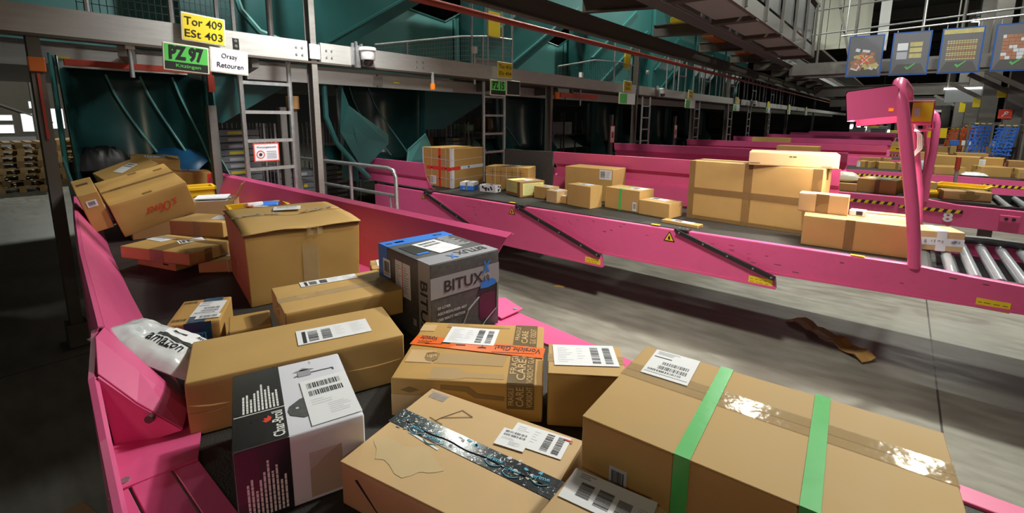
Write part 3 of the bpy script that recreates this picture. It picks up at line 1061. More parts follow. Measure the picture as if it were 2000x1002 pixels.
MB().bar((.075, .166, .0012), (.185, .148, .0012), .006, .0004).build('scratch', 'paper', P.root, frame(P.dims, 'top'))

# carton with the orange warning tape
P = Parcel('parcel', 'wide brown carton wrapped with orange warning tape and printed brown tape', (-1.095, 1.132, B0), 35, (.484, .42, .13), 'kraft_warm', fine=True, warp=.003, group='parcels on the near belt')
P.label('top', .212, .306, .19, .132, -3.5, 'a', off=.004)
P.strip('top', .0, .258, .486, .198, .072, 'tape_orange', off=.0026)
P.text('top', .392, .217, .165, .034, 'Vorsicht Glas!', 'ink', 173, .012, .0036)
P.text('top', .055, .272, .066, .034, 'Vorsicht', 'ink', 173, .012, .0036)
b = MB()                                                     # glass and umbrella pictograms between the words
b.prism([(.125 + .018 * math.cos(a), .235 + .018 * math.sin(a), .0034) for a in [math.pi * i / 10 for i in range(11)]], (0, 0, .0003))
b.flat(.1235, .252, .003, .02, .0036)
b.flat(.112, .27, .026, .003, .0036)
b.flat(.165, .226, .035, .009, .0036)
b.prism([(.262 + .017 * math.cos(a), .213 + .012 * math.sin(a), .0034) for a in [math.pi * i / 10 for i in range(11)]], (0, 0, .0003))
b.flat(.2605, .222, .003, .02, .0036)
lines(b, .02, .245, .09, 2, .012, .004, .0036, 0, 4)
lines(b, .05, .228, .08, 1, .01, .004, .0036, 0, 5)
lines(b, .30, .188, .17, 1, .01, .004, .0036, 0, 6)
lines(b, .30, .236, .12, 1, .01, .004, .0036, 0, 7)
b.build('pictogram', 'ink', P.root, frame(P.dims, 'top'))
P.panel('top', .372, .458, .002, .418, 'tape_print', 'printed_tape', .0013)
P.panel('front', .372, .458, .045, .13, 'tape_print', 'printed_tape', .0013)
for a, bb, w, hh, s_ in ((.385, .345, .11, .016, 'FRAGILE'), (.387, .135, .16, .022, 'FRAGILE'), (.412, .318, .10, .024, 'CARE'), (.413, .085, .13, .028, 'CARE'), (.417, .20, .09, .018, 'HANDLE WITH'), (.443, .325, .12, .022, 'GLAS  VORSICHT'), (.442, .09, .17, .020, 'VORSICHT GLAS')):
    P.text('top', a, bb, w, hh, s_, 'kraft_pale', 90, .01, .0024)
for a, w, hh, s_ in ((.385, .06, .017, 'FRAGILE'), (.413, .066, .024, 'CARE'), (.443, .07, .018, 'VORSICHT')):
    P.text('front', a, .088, w, hh, s_, 'kraft_pale', 90, .01, .0024)
P.panel('top', .015, .105, .10, .185, 'kraft_pale', 'paper_patch', .0012)
sh = [(.085, .115), (.075, .13), (.074, .165), (.098, .175), (.122, .165), (.121, .13), (.112, .115), (.098, .108)]
P.poly('top', sh, 'kraft_print', 'shield_logo', .0018)
P.text('top', .098, .142, .036, .026, 'ups', 'kraft_pale', 12, .02, .0028)
P.panel('top', .002, .058, .335, .392, 'kraft_pale', 'paper_patch', .0012)
P.panel('front', .0, .10, .0, .075, 'kraft_pale', 'paper_patch', .0012)
def tool_print(z0, pts):
    P.poly('top', pts, 'kraft_ghost', 'tool_print', z0)
tool_print(.0008, [(.10, .405), (.16, .415), (.20, .395), (.35, .395), (.35, .385), (.20, .38), (.16, .372), (.10, .375)])
tool_print(.0008, [(.12, .075), (.20, .075), (.235, .05), (.36, .05), (.36, .02), (.24, .02), (.20, .005), (.12, .005)])
tool_print(.0006, [(.115, .10), (.35, .10), (.36, .17), (.13, .17)])
P.poly('front', [(.03, .09), (.06, .103), (.09, .092), (.06, .082)], 'kraft_print', 'tool_print', .0008)
P.poly('front', [(.16, .115), (.25, .115), (.28, .092), (.365, .085), (.365, .07), (.27, .075), (.24, .095), (.16, .098)], 'kraft_print', 'tool_print', .0008)

# small upright carton beside it
P = Parcel('parcel', 'small brown carton with a large white label, right of the orange taped carton', (-.712, 1.245, B0), 34.7, (.24, .189, .18), 'kraft', fine=True, warp=.0015, seam='x', group='parcels on the near belt')
P.label('top', .119, .117, .205, .135, 2.5, 'a')
P.band('x', .0, .05, 'tape_clear', .05)

# the big carton with two green bands
P = Parcel('parcel', 'large brown carton in the front with two green tape bands over the top', (-.171, 1.058, B0), 3.8, (.647, .405, .297), 'kraft', fine=True, warp=.003, seam='x', seam_at=.052, group='parcels on the near belt')
P.band('x', .052, .07, 'tape_clear', .06)
P.band('y', -.105, .031, 'tape_green', .25, off=.0024)
P.band('y', .108, .031, 'tape_green', .25, off=.0024)
P.label('top', .095, .327, .118, .145, 2, 'd', off=.0028)
P.label('front', .09, .185, .04, .05, 0, 'bar', 'product_sticker', 'paper_grey')

# corner carton cut off by the photo's lower edge
P = Parcel('parcel', 'brown carton under a big white barcode label, in front of the green banded carton', (-.37, .735, B0), 3, (.2, .17, .19), 'kraft_pale', fine=True, warp=.002, group='parcels on the near belt')
P.label('top', .095, .118, .178, .09, 5, 'e')

# ash vacuum box
P = Parcel('parcel', 'grey printed ash vacuum box with blue band and white label on top', (-1.606, 1.407, B0), 81.6, (.367, .45, .361), 'graphite', fine=True, warp=.0008, group='parcels on the near belt')
P.panel('front', .001, .366, .212, .302, 'graphite_light')
P.text('front', .170, .2555, .205, .05, 'BITUX', 'ink', 0, .014)
P.text('front', .292, .296, .042, .054, 'X', 'ink_blue', 0, .03, .003, shear=.12)
for i, (tx, w_) in enumerate((('20 LITER', .066), ('ASCHESAUGER MIT', .150), ('1200 WATT MOTOR', .142))):
    P.text('front', .032 + w_ / 2, .168 - i * .026, w_, .0115, tx, 'paper_grey', 0, .012)
b = MB()                                                     # picture of the vacuum: drum, blue head, hose
b.prism([(x, y, .0016) for x, y in ((.252, .155), (.252, .07), (.268, .052), (.325, .052), (.345, .07), (.345, .175), (.262, .178))], (0, 0, .0004), 1)
b.prism([(x, y, .0022) for x, y in ((.240, .185), (.252, .176), (.345, .182), (.352, .20), (.335, .212), (.262, .205))], (0, 0, .0004), 3)
b.prism([(x, y, .0026) for x, y in ((.256, .202), (.262, .228), (.285, .238), (.325, .236), (.348, .222), (.344, .206), (.30, .198))], (0, 0, .0004), 0)
b.tube([(.285, .236, .003), (.285, .256, .003), (.295, .266, .003), (.306, .256, .003), (.308, .236, .003)], .0025, 6, 2)
b.tube([(.25, .165, .0025), (.19, .12, .0025), (.16, .06, .0025), (.16, .03, .0025)], .004, 6, 2)
b.tube([(.355, .21, .0025), (.352, .09, .0025), (.29, .045, .0025), (.25, .01, .0025)], .0028, 6, 2)
b.bar((.24, .01, .002), (.30, .05, .002), .014, .0006, 3)
b.build('vacuum_picture', ['ink_blue', 'maroon', 'ink_grey', 'sign_black'], P.root, frame(P.dims, 'front'))
P.panel('left', .36, .449, .001, .36, 'graphite_light')
P.text('left', .404, .155, .25, .055, 'BITUX', 'ink', -90, .014)
P.panel('left', .001, .088, .001, .36, 'ink_blue')
b = P.label('left', .083, .262, .068, .085, 0, 'bar', 'barcode_sticker')
for a in (.195, .262):
    P.panel('left', a - .032, a + .032, .165, .322, 'paper', 'information_label', .0014)
    P.label('left', a, .243, .056, .14, 0, 'txt', 'fine_print', 'paper', .0024)
P.panel('left', .2265, .2305, .165, .322, 'ink_red', 'label_border', .0024)
P.panel('left', .31, .335, .06, .09, 'ink_grey', 'side_print')
P.panel('top', .001, .366, .36, .449, 'ink_blue')
P.panel('top', .001, .366, .002, .108, 'graphite_light')
P.text('top', .255, .068, .16, .05, 'BITUX', 'ink', 180, .014)
P.text('top', .142, .045, .04, .05, 'X', 'ink_blue', 180, .03, .003)
P.text('top', .30, .405, .05, .02, 'CE', 'ink', 180, .012)
P.panel('top', .015, .045, .392, .41, 'ink', 'top_print', .0014)
P.panel('top', .062, .11, .395, .415, 'sign_black', 'top_print')
P.panel('top', .03, .12, .17, .31, 'sign_black', 'top_print', .0012)
P.panel('top', .04, .10, .155, .175, 'ink_blue', 'top_print', .0018)
b = MB()
for i in range(9):
    b.flat(.25 + rnd.uniform(0, .02), .35 - i * .021, rnd.uniform(.05, .09), .007, .0014)
b.build('text_print', 'ink_soft', P.root, frame(P.dims, 'top'))
P.label('top', .18, .225, .135, .20, 8, 'c', off=.003)

# flat carton on top of two others, between the big carton and the vacuum box
P = Parcel('parcel', 'flat brown carton with a long white label, right in front of the biggest carton', (-1.836, 1.026, .945), 74.4, (.476, .325, .1125), 'kraft', fine=True, warp=.002, group='parcels on the near belt')
P.label('top', .235, .287, .245, .066, -2, 'b')
P.band('x', -.02, .055, 'tape_clear', .05)
P.panel('front', .004, .0065, .02, .1125, 'kraft_core', 'flap_gap')
P = Parcel('parcel', 'little brown carton lying left under the flat labelled carton', (-2.055, .745, B0), 70.1, (.158, .172, .093), 'kraft_warm', group='parcels on the near belt')
P.panel('front', .001, .006, .07, .085, 'kraft_core', 'tab_slot')
P = Parcel('parcel', 'low dark brown carton in the gap under the flat labelled carton', (-1.80, 1.08, B0), 74.4, (.24, .2, .092), 'kraft_dark', group='parcels on the near belt')
P.band('x', 0, .05, 'tape_brown', .05)

# the biggest carton, lid bulging
P = Parcel('parcel', 'biggest brown carton of the pile with bulging torn lid and clear tape', (-2.70, 1.235, B0), 77, (.55, .70, .378), 'kraft_warm', fine=True, warp=.006, flare=.03, group='parcels on the near belt')
for sg in (-1, 1):                                           # lid flaps, pushed up along the middle
    rows = []
    for i in range(13):
        x = -.29 + .58 * i / 12
        r = []
        for j in range(9):
            y = .372 * j / 8
            z = .381 + .016 * (1 - (j / 8) ** 2) * (.6 + .4 * math.sin(i * .7)) + .006 * noise.noise(V((x * 6, y * 6, sg)))
            if j == 8:
                z += .007 * abs(math.sin(i * .5)) - .004
            r.append((x, sg * y, z))
        rows.append(r)
    MB().grid(rows).build('flap', 'kraft', P.root, smooth=True, solid=.005)
MB().bx(-.285, .285, -.363, -.357, .362, .374).build('flap_gap', 'kraft_core', P.root)
P.label('top', .30, .50, .15, .12, -14, 'c', off=.022)
b = MB()
for i in range(22):
    x = -.26 + .5 * i / 21 + rnd.uniform(-.01, .01)
    if abs(x) > .06:
        b.bar((x, rnd.uniform(.0, .03), .4045), (x + rnd.uniform(.01, .03), rnd.uniform(.0, .03), .4045), .02, .001)
b.build('printed_tape_rest', 'ink_grey', P.root)
P.panel('front', .255, .335, .06, .34, 'tape_clear', 'clear_tape', .008)
b = MB().grid([[(.02 + .08 * i / 6 - .29 + .275, -.37 - .004 * math.sin(i * 2), .385 - .012 * j + .003 * math.sin(i * 3 + j)) for j in range(5)] for i in range(7)])
b.build('crumpled_tape', 'tape_clear', P.root, smooth=True)
P.panel('left', .30, .306, .05, .17, 'kraft_core', 'edge_slit', .008)
for z in (.16, .25, .31):
    P.panel('left', .45, .458, z, z + .022, 'paper_grey', 'staple', .010)
P = Parcel('parcel', 'small brown carton with white label squeezed behind the biggest carton', (-2.17, 1.50, B0), 60, (.14, .16, .14), 'kraft', group='parcels on the near belt')
P.label('top', .085, .09, .10, .12, 0, 'txt')
P.band('x', 0, .04, 'tape_clear', .05)

# small carton with the navy tape
P = Parcel('parcel', 'small brown carton with navy blue tape and a white barcode label', (-2.259, .627, B0), 61.4, (.19, .277, .119), 'kraft_warm', fine=True, warp=.0015, group='parcels on the near belt')
P.panel('front', .062, .158, .0, .119, 'tape_navy', 'navy_tape', .0011)
P.panel('top', .072, .135, .0, .06, 'tape_navy', 'navy_tape', .0011)
P.panel('top', .085, .16, .235, .276, 'tape_navy', 'navy_tape', .0011)
P.panel('front', .088, .138, .015, .075, 'cyan_ink', 'tape_print', .002)
for i in range(4):
    P.panel('front', .093 + i * .011, .098 + i * .011, .022, .068, 'tape_navy', 'tape_print', .0028)
P.label('top', .125, .145, .105, .165, -3, 'd')
P.label('top', .14, .045, .09, .04, -3, 'bar', off=.0036)
for y in (.03, .23):
    b = MB()
    bars(b, .012, y, .05, .025, .0012, 'x', 9, 0)
    b.build('code_print', 'pen', P.root, frame(P.dims, 'top'))

# white mailer on the left side wall
root, sf = soft_bag('mailing_bag', 'white plastic mailing bag with label and black lettering, slumped on the pink wall', (-1.915, .395, .965), (R(-14), R(25), R(40)), (.37, .27, .09), 'poly_white', 'bag', 5, .014)
its = [(.45 + .035 * i, .45 + .035 * i + .018, .52, .82, 1) for i in range(12)] + [(.06, .30, .40, .5, 1), (.06, .2, .30, .34, 1)] + [(.55, .92, .12 + .06 * k, .14 + .06 * k, 2) for k in range(4)]
drape(root, sf, -.02, .17, -.02, .085, ['paper', 'ink', 'ink_soft'], 'shipping_label', its)
drape(root, sf, -.03, .19, -.038, -.024, ['bag_black'], 'adhesive_strip', [])
me, tw, th = text_mesh('amazon', .012)
me = me.copy()
sx, sy = .12 / tw, .03 / th
for v in me.vertices:
    x, y = .02 + v.co.x * sx, -.068 + v.co.y * sy
    v.co = V((x, y, sf(x, y) + .003))
me.materials.clear()
me.materials.append(M['ink'])
o = bpy.data.objects.new('lettering', me)
COL.objects.link(o)
o.parent = root

# the heap at the chute's end
P = Parcel('parcel', 'big tilted brown carton with red upside-down script lettering at the chute end', (-4.799, 1.064, 1.0), 84.5, (.506, .708, .271), 'kraft_warm', fine=True, warp=.003, tilt=(8.3, -15.8), group='parcels heaped at the chute end')
P.text('front', .29, .135, .21, .072, 's.Oliver', 'ink_red', 182, .004, .004, shear=.25)
P.strip('top', 0, .36, .506, .36, .05, 'tape_brown')
for a, q in ((.10, .36), (.25, .03), (.43, .56), (.26, .66)):
    P.panel('top', a - .03, a + .03, q - .02, q + .02, 'tape_brown', off=.0035)
P = Parcel('parcel', 'dark brown carton wedged under the tilted lettered carton', (-4.60, 1.03, B0), 84, (.34, .30, .13), 'kraft_dark', group='parcels heaped at the chute end')
P.band('x', 0, .05)
P = Parcel('parcel', 'brown carton with printed box stamp leaning on the left pink wall', (-4.70, .71, .99), 83.9, (.12, .40, .30), 'kraft_warm', tilt=(10, -14), group='parcels heaped at the chute end')
P.label('front', .06, .22, .06, .05, 0, 'bar', 'sticker')
b = MB()
bars(b, .02, .22, .07, .05, .001, 'x', 4, 0)
b.build('stamp', 'pen', P.root, frame(P.dims, 'top'))
P = Parcel('parcel', 'flat brown carton with brown tape and two white labels, left in the pile', (-3.456, .873, .927), 23.5, (.552, .307, .077), 'kraft_warm', fine=True, warp=.002, group='parcels heaped at the chute end')
P.label('top', .03 + .05, .20, .16, .095, -8, 'txt')
P.label('top', .30, .285 - .06, .14, .10, 60, 'b')
P.band('y', .02, .11, 'tape_brown', .075)
P.band('x', .08, .05, 'tape_brown', .075, off=.0022)
P.panel('right', .10, .15, .0, .077, 'tape_brown')
P = Parcel('parcel', 'low brown carton half hidden beneath the two-label taped carton', (-3.58, .90, B0), 18.3, (.36, .28, .074), 'kraft', group='parcels heaped at the chute end')
P.panel('front', .25, .30, .03, .04, 'ink', 'side_print')
P = Parcel('parcel', 'flat brown carton with a white string, pushed under the biggest carton', (-3.24, 1.11, B0), 46.8, (.28, .30, .069), 'kraft', group='parcels heaped at the chute end')
P.label('top', .17, .17, .12, .12, 0, 'a')
P.strip('front', .175, 0, .17, .069, .006, 'strap_white', 'string')
P.strip('top', .17, 0, .16, .3, .006, 'strap_white', 'string', .0035)
P = Parcel('parcel', 'brown carton with a white label behind the biggest carton, beside the yellow crate', (-3.96, 1.215, .928), 32, (.43, .26, .115), 'kraft', fine=True, group='parcels heaped at the chute end')
P.label('top', .31, .16, .12, .14, 20, 'txt')
P.panel('front', .19, .25, 0, .115, 'tape_clear')
P = Parcel('parcel', 'dark carton bearing the labelled carton near the yellow crate', (-3.98, 1.21, B0), 32, (.36, .22, .076), 'kraft_dark', group='parcels heaped at the chute end')
P.band('x', 0, .05)

# open carton holding letters
t = thing('open_carton', 'open brown carton full of white letters at the pink right wall', 'carton', (-4.50, 1.41, B0), (0, 0, R(62)), 'parcels heaped at the chute end')
w, d, h = .38, .27, .25
for n_, q in (('wall_panel', (-w / 2, w / 2, -d / 2, -d / 2 + .005, 0, h)), ('wall_panel', (-w / 2, w / 2, d / 2 - .005, d / 2, 0, h)), ('wall_panel', (-w / 2, -w / 2 + .005, -d / 2, d / 2, 0, h)), ('wall_panel', (w / 2 - .005, w / 2, -d / 2, d / 2, 0, h)), ('bottom_panel', (-w / 2, w / 2, -d / 2, d / 2, 0, .004))):
    MB().bx(*q).build(n_, 'kraft_pale', t)
MB().prism([(w / 2, -d / 2, h), (w / 2, d / 2, h), (w / 2 + .06, d / 2, h + .13), (w / 2 + .06, -d / 2, h + .13)], (.004, 0, 0)).build('flap', 'kraft', t)
for i in range(7):
    o = MB().box((0, 0, 0), (.24, .17, .006)).build('letter', rnd.choice(('paper', 'paper_grey', 'paper')), None)
    o.matrix_world = Matrix.Translation((-4.51 + rnd.uniform(-.03, .03), 1.41 + rnd.uniform(-.02, .02), B0 + .19 + i * .013)) @ Matrix.Rotation(R(62 + rnd.uniform(-9, 9)), 4, 'Z') @ Matrix.Rotation(R(rnd.uniform(-5, 5)), 4, 'X')
    tag(o, 'white letter lying in the open brown carton at the right wall', 'letter', 'letters in the open carton')


def crate(name, label, loc, yaw, dims, material, group=None, hole=True, wall=.012):
    t = thing(name, label, 'crate', loc, (0, 0, R(yaw)), group)
    w, d, h = dims
    b = MB()
    b.bx(-w / 2, w / 2, -d / 2, d / 2, 0, .01)
    for sx in (-1, 1):
        b.bx(sx * (w / 2 - wall), sx * w / 2, -d / 2, d / 2, 0, h)
        b.bx(-w / 2, w / 2, sx * (d / 2 - wall), sx * d / 2, 0, h)
    b.build('tub', material, t, bevel=.003)
    b = MB()
    for sx in (-1, 1):
        b.bx(sx * (w / 2 - .002), sx * (w / 2 + .014), -d / 2 - .014, d / 2 + .014, h - .03, h)
        b.bx(-w / 2 - .014, w / 2 + .014, sx * (d / 2 - .002), sx * (d / 2 + .014), h - .03, h)
    b.build('rim', material, t, bevel=.003)
    if hole:
        for sx in (-1, 1):
            MB().box((sx * (w / 2 + .001), 0, h * .62), (.004, d * .3, h * .18)).build('grip_hole', 'dark', t)
            MB().box((0, sx * (d / 2 + .001), h * .62), (w * .2, .004, h * .18)).build('grip_hole', 'dark', t)
    return t


crate('crate', 'yellow plastic crate with bright packets behind the biggest carton', (-3.84, 1.53, B0), 77, (.40, .30, .262), 'crate_yellow')
for i, (m, dx, dy) in enumerate((('ink_red', -.09, .0), ('paper', .02, .02), ('ink_blue', .1, -.03), ('paper', -.02, -.05))):
    o = MB().box((0, 0, 0), (.12, .09, .03)).build('packet', m, None, bevel=.01)
    o.matrix_world = Matrix.Translation((-3.84 + dy, 1.53 + dx, B0 + .228 + i * .012)) @ Matrix.Rotation(R(30 * i), 4, 'Z') @ Matrix.Rotation(R(12 * (-1) ** i), 4, 'X')
    tag(o, {'ink_red': 'red packet lying in the yellow crate', 'ink_blue': 'blue packet lying in the yellow crate'}.get(m, 'white packet lying in the yellow crate'), 'packet', 'packets in the yellow crate')
crate('crate', 'yellow crate tilted at the back of the heap beside the letters', (-5.08, 1.46, B0), 80, (.3, .22, .30), 'crate_yellow')

# dim parcels inside the chute mouth
for lab, loc, yaw, dims, tl, m, st in (
        ('brown carton with slanting white label in the dark chute mouth', (-5.62, 1.13, 1.13), 96, (.42, .3, .2), (14, -20), 'kraft_warm', 'a'),
        ('brown carton with white label, topmost at the back of the dark chute', (-5.95, 1.38, 1.22), 80, (.40, .3, .16), (6, 4), 'kraft_warm', 'b'),
        ('brown carton edged with red tape on the chute\'s right side', (-5.75, 1.62, 1.02), 78, (.34, .3, .22), (4, 3), 'kraft_warm', 'b'),
        ('small carton with two white labels low on the chute\'s left', (-5.55, .86, 1.06), 88, (.24, .22, .12), (0, 0), 'kraft_dark', 'txt'),
        ('wide dark carton lying along the chute\'s right side', (-5.50, 1.52, .89), 60, (.5, .24, .12), (0, 0), 'kraft_dark', 'a')):
    P = Parcel('parcel', lab, loc, yaw, dims, m, tilt=tl, group='parcels in the chute mouth')
    P.label('top' if tl[1] else 'front', dims[0] * .5, (dims[1] if tl[1] else dims[2]) * .5, .17, .10, 20 if tl[0] > 10 else 0, st)
    if 'red tape' in lab:
        P.band('x', -.12, .03, 'tape_red', .1)
        P.panel('front', .0, .03, .0, .2, 'tape_red', 'tape')
        P.panel('front', .31, .34, .0, .2, 'tape_red', 'tape')
for i in range(3):
    o = MB().box((0, 0, 0), (.22, .20, .045)).build('paper_bundle', 'paper_grey', None, bevel=.004)
    o.location = (-5.40, .86, .90 + i * .046)
    o.rotation_euler = (0, 0, R(85 + 5 * i))
    tag(o, ('lowest', 'middle', 'topmost')[i] + ' white bundle of papers at the chute\'s left side', 'papers', 'paper bundles')
soft_bag('rubbish_bag', 'black plastic bag lying high in the dark chute mouth', (-6.0, .98, 1.20), (0, 0, R(90)), (.44, .36, .30), 'bag_black', 'bag', 9, .03)

# carton standing on the floor by the near conveyor
P = Parcel('carton', 'brown carton on the floor left of the near conveyor', (-2.05, .06, 0), 12, (.5, .36, .30), 'kraft_dark', cat='carton')
P.band('x', 0, .05)


# ------------------------------------------------------------------ parcels on the second conveyor
G2 = 'parcels on the second conveyor'
P = Parcel('parcel', 'tall brown carton crossed with red and white printed tape at the far belt end', (-4.949, 4.659, B0), 358.5, (.618, .596, .54), 'kraft_warm', group=G2)
P.strip('front', .37, 0, .37, .54, .05, 'tape_red')
P.strip('front', .09, .262, .618, .262, .045, 'tape_red', off=.0024)
P.strip('right', 0, .268, .16, .272, .045, 'tape_red', off=.0024)
P.strip('right', .16, .272, .596, .282, .045, 'tape_white', off=.0022)
P.panel('front', .58, .617, 0, .54, 'tape_white', 'edge_tape')
P.panel('right', .001, .045, 0, .54, 'tape_white', 'edge_tape')
P.panel('front', .0, .02, .0, .54, 'tape_white', 'edge_tape')
P.label('front', .23, .09, .12, .12, 0, 'far')
P.panel('front', .40, .52, .30, .44, 'tape_clear', 'clear_pouch')
for z in (.14, .40):
    P.strip('front', 0, z, .618, z - .02, .008, 'strap_white', 'string', .003)
    P.strip('right', 0, z - .02, .596, z, .008, 'strap_white', 'string', .003)
for a in (.2, .5):
    P.strip('front', a, 0, a, .54, .008, 'strap_white', 'string', .0032)
for i, (a, z) in enumerate(((.2, .262), (.37, .12), (.37, .42), (.5, .262))):
    P.panel('front', a - .012, a + .012, z - .012, z + .012, 'ink', 'tape_print', .004)
P.panel('right', .3, .33, .262, .292, 'ink_blue', 'tape_print', .004)
P = Parcel('parcel', 'brown carton corded with white string behind the small striped boxes', (-4.03, 4.86, B0), 18.5, (.607, .307, .315), 'kraft_warm', group=G2)
for a in (.14, .30, .46):
    P.strip('front', a, 0, a, .315, .008, 'strap_white', 'string')
P.strip('front', 0, .2, .607, .19, .008, 'strap_white', 'string', .002)
for a in (.1, .22, .38, .5):
    P.strip('front', a, .11, a, .28, .005, 'pen', 'pen_line', .001)
P.strip('front', .05, .25, .56, .24, .004, 'pen', 'pen_line', .001)
P.label('top', .33, .2, .2, .12, 0, 'txt')
t = Parcel('gift_box', 'small blue and white cube shaped gift boxes strapped together', (-4.42, 4.455, B0), 24, (.19, .2, .105), 'ink_blue', cat='box', group=G2)
t.panel('front', .001, .189, .062, .104, 'paper', 'white_lid')
t.panel('right', .001, .199, .062, .104, 'paper', 'white_lid')
t.panel('top', .001, .189, .001, .199, 'paper', 'white_lid')
t.band('y', 0, .025, 'grey_plastic', .10, 'ribbon', .002)
for a in (.05, .1, .15):
    t.panel('right', a - .004, a + .004, 0, .105, 'pen', 'gap', .002)
t.panel('front', .05, .065, .02, .035, 'paper', 'snowflake_print', .0014)
P = Parcel('gift_box', 'small white carton with black ball pattern on the second belt', (-4.08, 4.50, B0), 8.4, (.25, .133, .094), 'paper', cat='box', group=G2)
for f_, w_ in (('front', .25), ('top', .25), ('right', .133)):
    for k in range(9 if w_ > .2 else 5):
        a, q = rnd.uniform(.02, w_ - .02), rnd.uniform(.018, .078)
        P.poly(f_, [(a + .015 * math.cos(j * 1.05), q + .014 * math.sin(j * 1.05)) for j in range(6)], 'ink', 'ball_print', .001 + .0002 * k)
P = Parcel('parcel', 'brown carton covered with two yellow paper sheets', (-3.60, 4.62, B0), 340, (.35, .36, .189), 'kraft_dark', group=G2, seam='x')
P.label('front', .155, .115, .27, .14, 0, 'txt', 'yellow_sheet', 'paper_yellow')
P.label('right', .19, .095, .30, .15, 0, 'txt', 'yellow_sheet', 'paper_yellow')
P.label('top', .2, .2, .16, .12, 0, 'txt')
P.panel('top', .02, .16, .01, .25, 'paper_yellow', 'yellow_sheet')
P = Parcel('parcel', 'low brown carton with label just right of the yellow papered carton', (-3.25, 4.60, B0), 354.5, (.244, .187, .144), 'kraft', group=G2)
P.label('top', .14, .1, .13, .1, 0, 'far')
P = Parcel('parcel', 'little brown cube carton with white top label in front of the belt row', (-2.998, 4.45, B0), 352, (.165, .185, .142), 'kraft_pale', group=G2)
P.label('top', .09, .1, .12, .13, 0, 'far')
P = Parcel('parcel', 'tiny yellowish carton between the two small front cartons', (-2.87, 4.45, B0), 352, (.09, .08, .085), 'kraft', group=G2)
P.panel('top', .005, .08, .01, .07, 'paper', 'shipping_label')
P = Parcel('parcel', 'square brown carton standing in front of the wide labelled one', (-2.631, 4.445, B0), 349.5, (.339, .195, .237), 'kraft', group=G2, seam='x')
P.label('top', .18, .12, .16, .1, 0, 'far')
P = Parcel('parcel', 'wide brown carton with white barcode label on its front, at the pink guard', (-2.82, 5.0, B0), 1.2, (.64, .34, .38), 'kraft', group=G2)
P.label('front', .548, .314, .155, .11, 0, 'far')
P = Parcel('parcel', 'brown carton with one green tape band on the second belt', (-2.19, 4.63, B0), 352, (.43, .27, .226), 'kraft', group=G2, seam='x')
P.band('y', -.02, .03, 'tape_green', .226, 'tape')
P.label('top', .33, .15, .15, .14, 0, 'far')
P.label('front', .375, .06, .045, .09, 0, 'bar', 'product_sticker')
P = Parcel('parcel', 'brown carton with flat white label left of the tallest carton', (-1.80, 4.535, B0), 351, (.345, .25, .146), 'kraft', group=G2, seam='x')
P.label('top', .13, .17, .18, .1, 0, 'far')
P.panel('right', .18, .24, .1, .146, 'tape_clear')
P = Parcel('parcel', 'tallest light brown carton with crossing brown tapes on the second conveyor', (-.994, 4.72, B0), 356.3, (1.1, .33, .562), 'kraft', fine=True, warp=.002, group=G2)
P.strip('front', .533, 0, .533, .562, .07, 'tape_brown')
P.strip('front', 0, .278, 1.1, .278, .06, 'tape_brown', off=.002)
P.strip('front', .028, 0, .028, .562, .056, 'tape_brown', off=.0015)
P.strip('front', 1.06, 0, 1.06, .562, .07, 'tape_brown', off=.0015)
P.strip('front', 0, .02, 1.1, .02, .035, 'tape_brown', off=.0012)
P.band('x', 0, .06, 'tape_brown', .1)
P.band('y', -.017, .07, 'tape_brown', .02, off=.002)
P = Parcel('parcel', 'flat pale carton with rounded ends lying across the tallest carton', (-.72, 4.715, 1.4125), 9.5, (.66, .325, .117), 'kraft_pale', fine=True, warp=.001, group=G2)
P.panel('front', .305, .325, .08, .09, 'pen', 'stamp_print', .0012)
P.panel('front', .333, .358, .08, .09, 'pen', 'stamp_print', .0012)
P.panel('front', .01, .09, .018, .024, 'pen', 'stamp_print', .0012)
P.panel('front', .54, .61, .012, .017, 'ink_red', 'red_print')
P = Parcel('parcel', 'carton hidden behind the long one in the lamp light', (-.02, 4.66, B0), 3.7, (.30, .26, .225), 'kraft_pale', group=G2)
P.band('x', 0, .05)
P = Parcel('parcel', 'long brown carton with white lit top beside the pink lamp leg', (-.196, 4.325, B0), 3.7, (.666, .27, .23), 'kraft', fine=True, warp=.001, group=G2)
P.strip('front', .297, 0, .297, .23, .06, 'tape_brown')
P.band('x', 0, .05, 'tape_clear', .05)
P = Parcel('parcel', 'small taped carton lying on top of the long carton under the lamp', (-.425, 4.41, 1.0815), 1.3, (.329, .12, .150), 'kraft_pale', fine=True, warp=.001, group=G2)
P.strip('front', .16, 0, .16, .15, .085, 'tape_brown')
P = Parcel('parcel', 'very small white carton with dark print on the long carton', (-.20, 4.45, 1.0815), 356, (.10, .10, .042), 'paper', group=G2)
P.panel('front', .045, .085, .008, .04, 'ink', 'dark_print')
P = Parcel('parcel', 'carton with crossed white printed tape running onto the chrome rollers', (.262, 4.74, B0), 19, (.29, .225, .150), 'kraft_pale', group=G2)
P.strip('front', 0, .07, .29, .07, .055, 'tape_white', off=.0012)
P.strip('front', .155, 0, .155, .15, .06, 'tape_white', off=.0022)
P.band('y', .01, .06, 'tape_white', .02)
for k in range(12):
    a = rnd.uniform(.01, .28)
    P.panel('front', a, a + rnd.uniform(.006, .02), .055 + rnd.uniform(0, .02), .08 + rnd.uniform(0, .01), 'ink_grey', 'tape_print', .0034)
P = Parcel('parcel', 'narrow flat carton with white label at the belt edge by the warning sign', (-1.472, 4.235, B0), 352.5, (.354, .10, .027), 'kraft', group=G2)
P.label('top', .19, .05, .2, .075, 0, 'far')
P.panel('right', .015, .085, .003, .024, 'kraft_core', 'open_end')

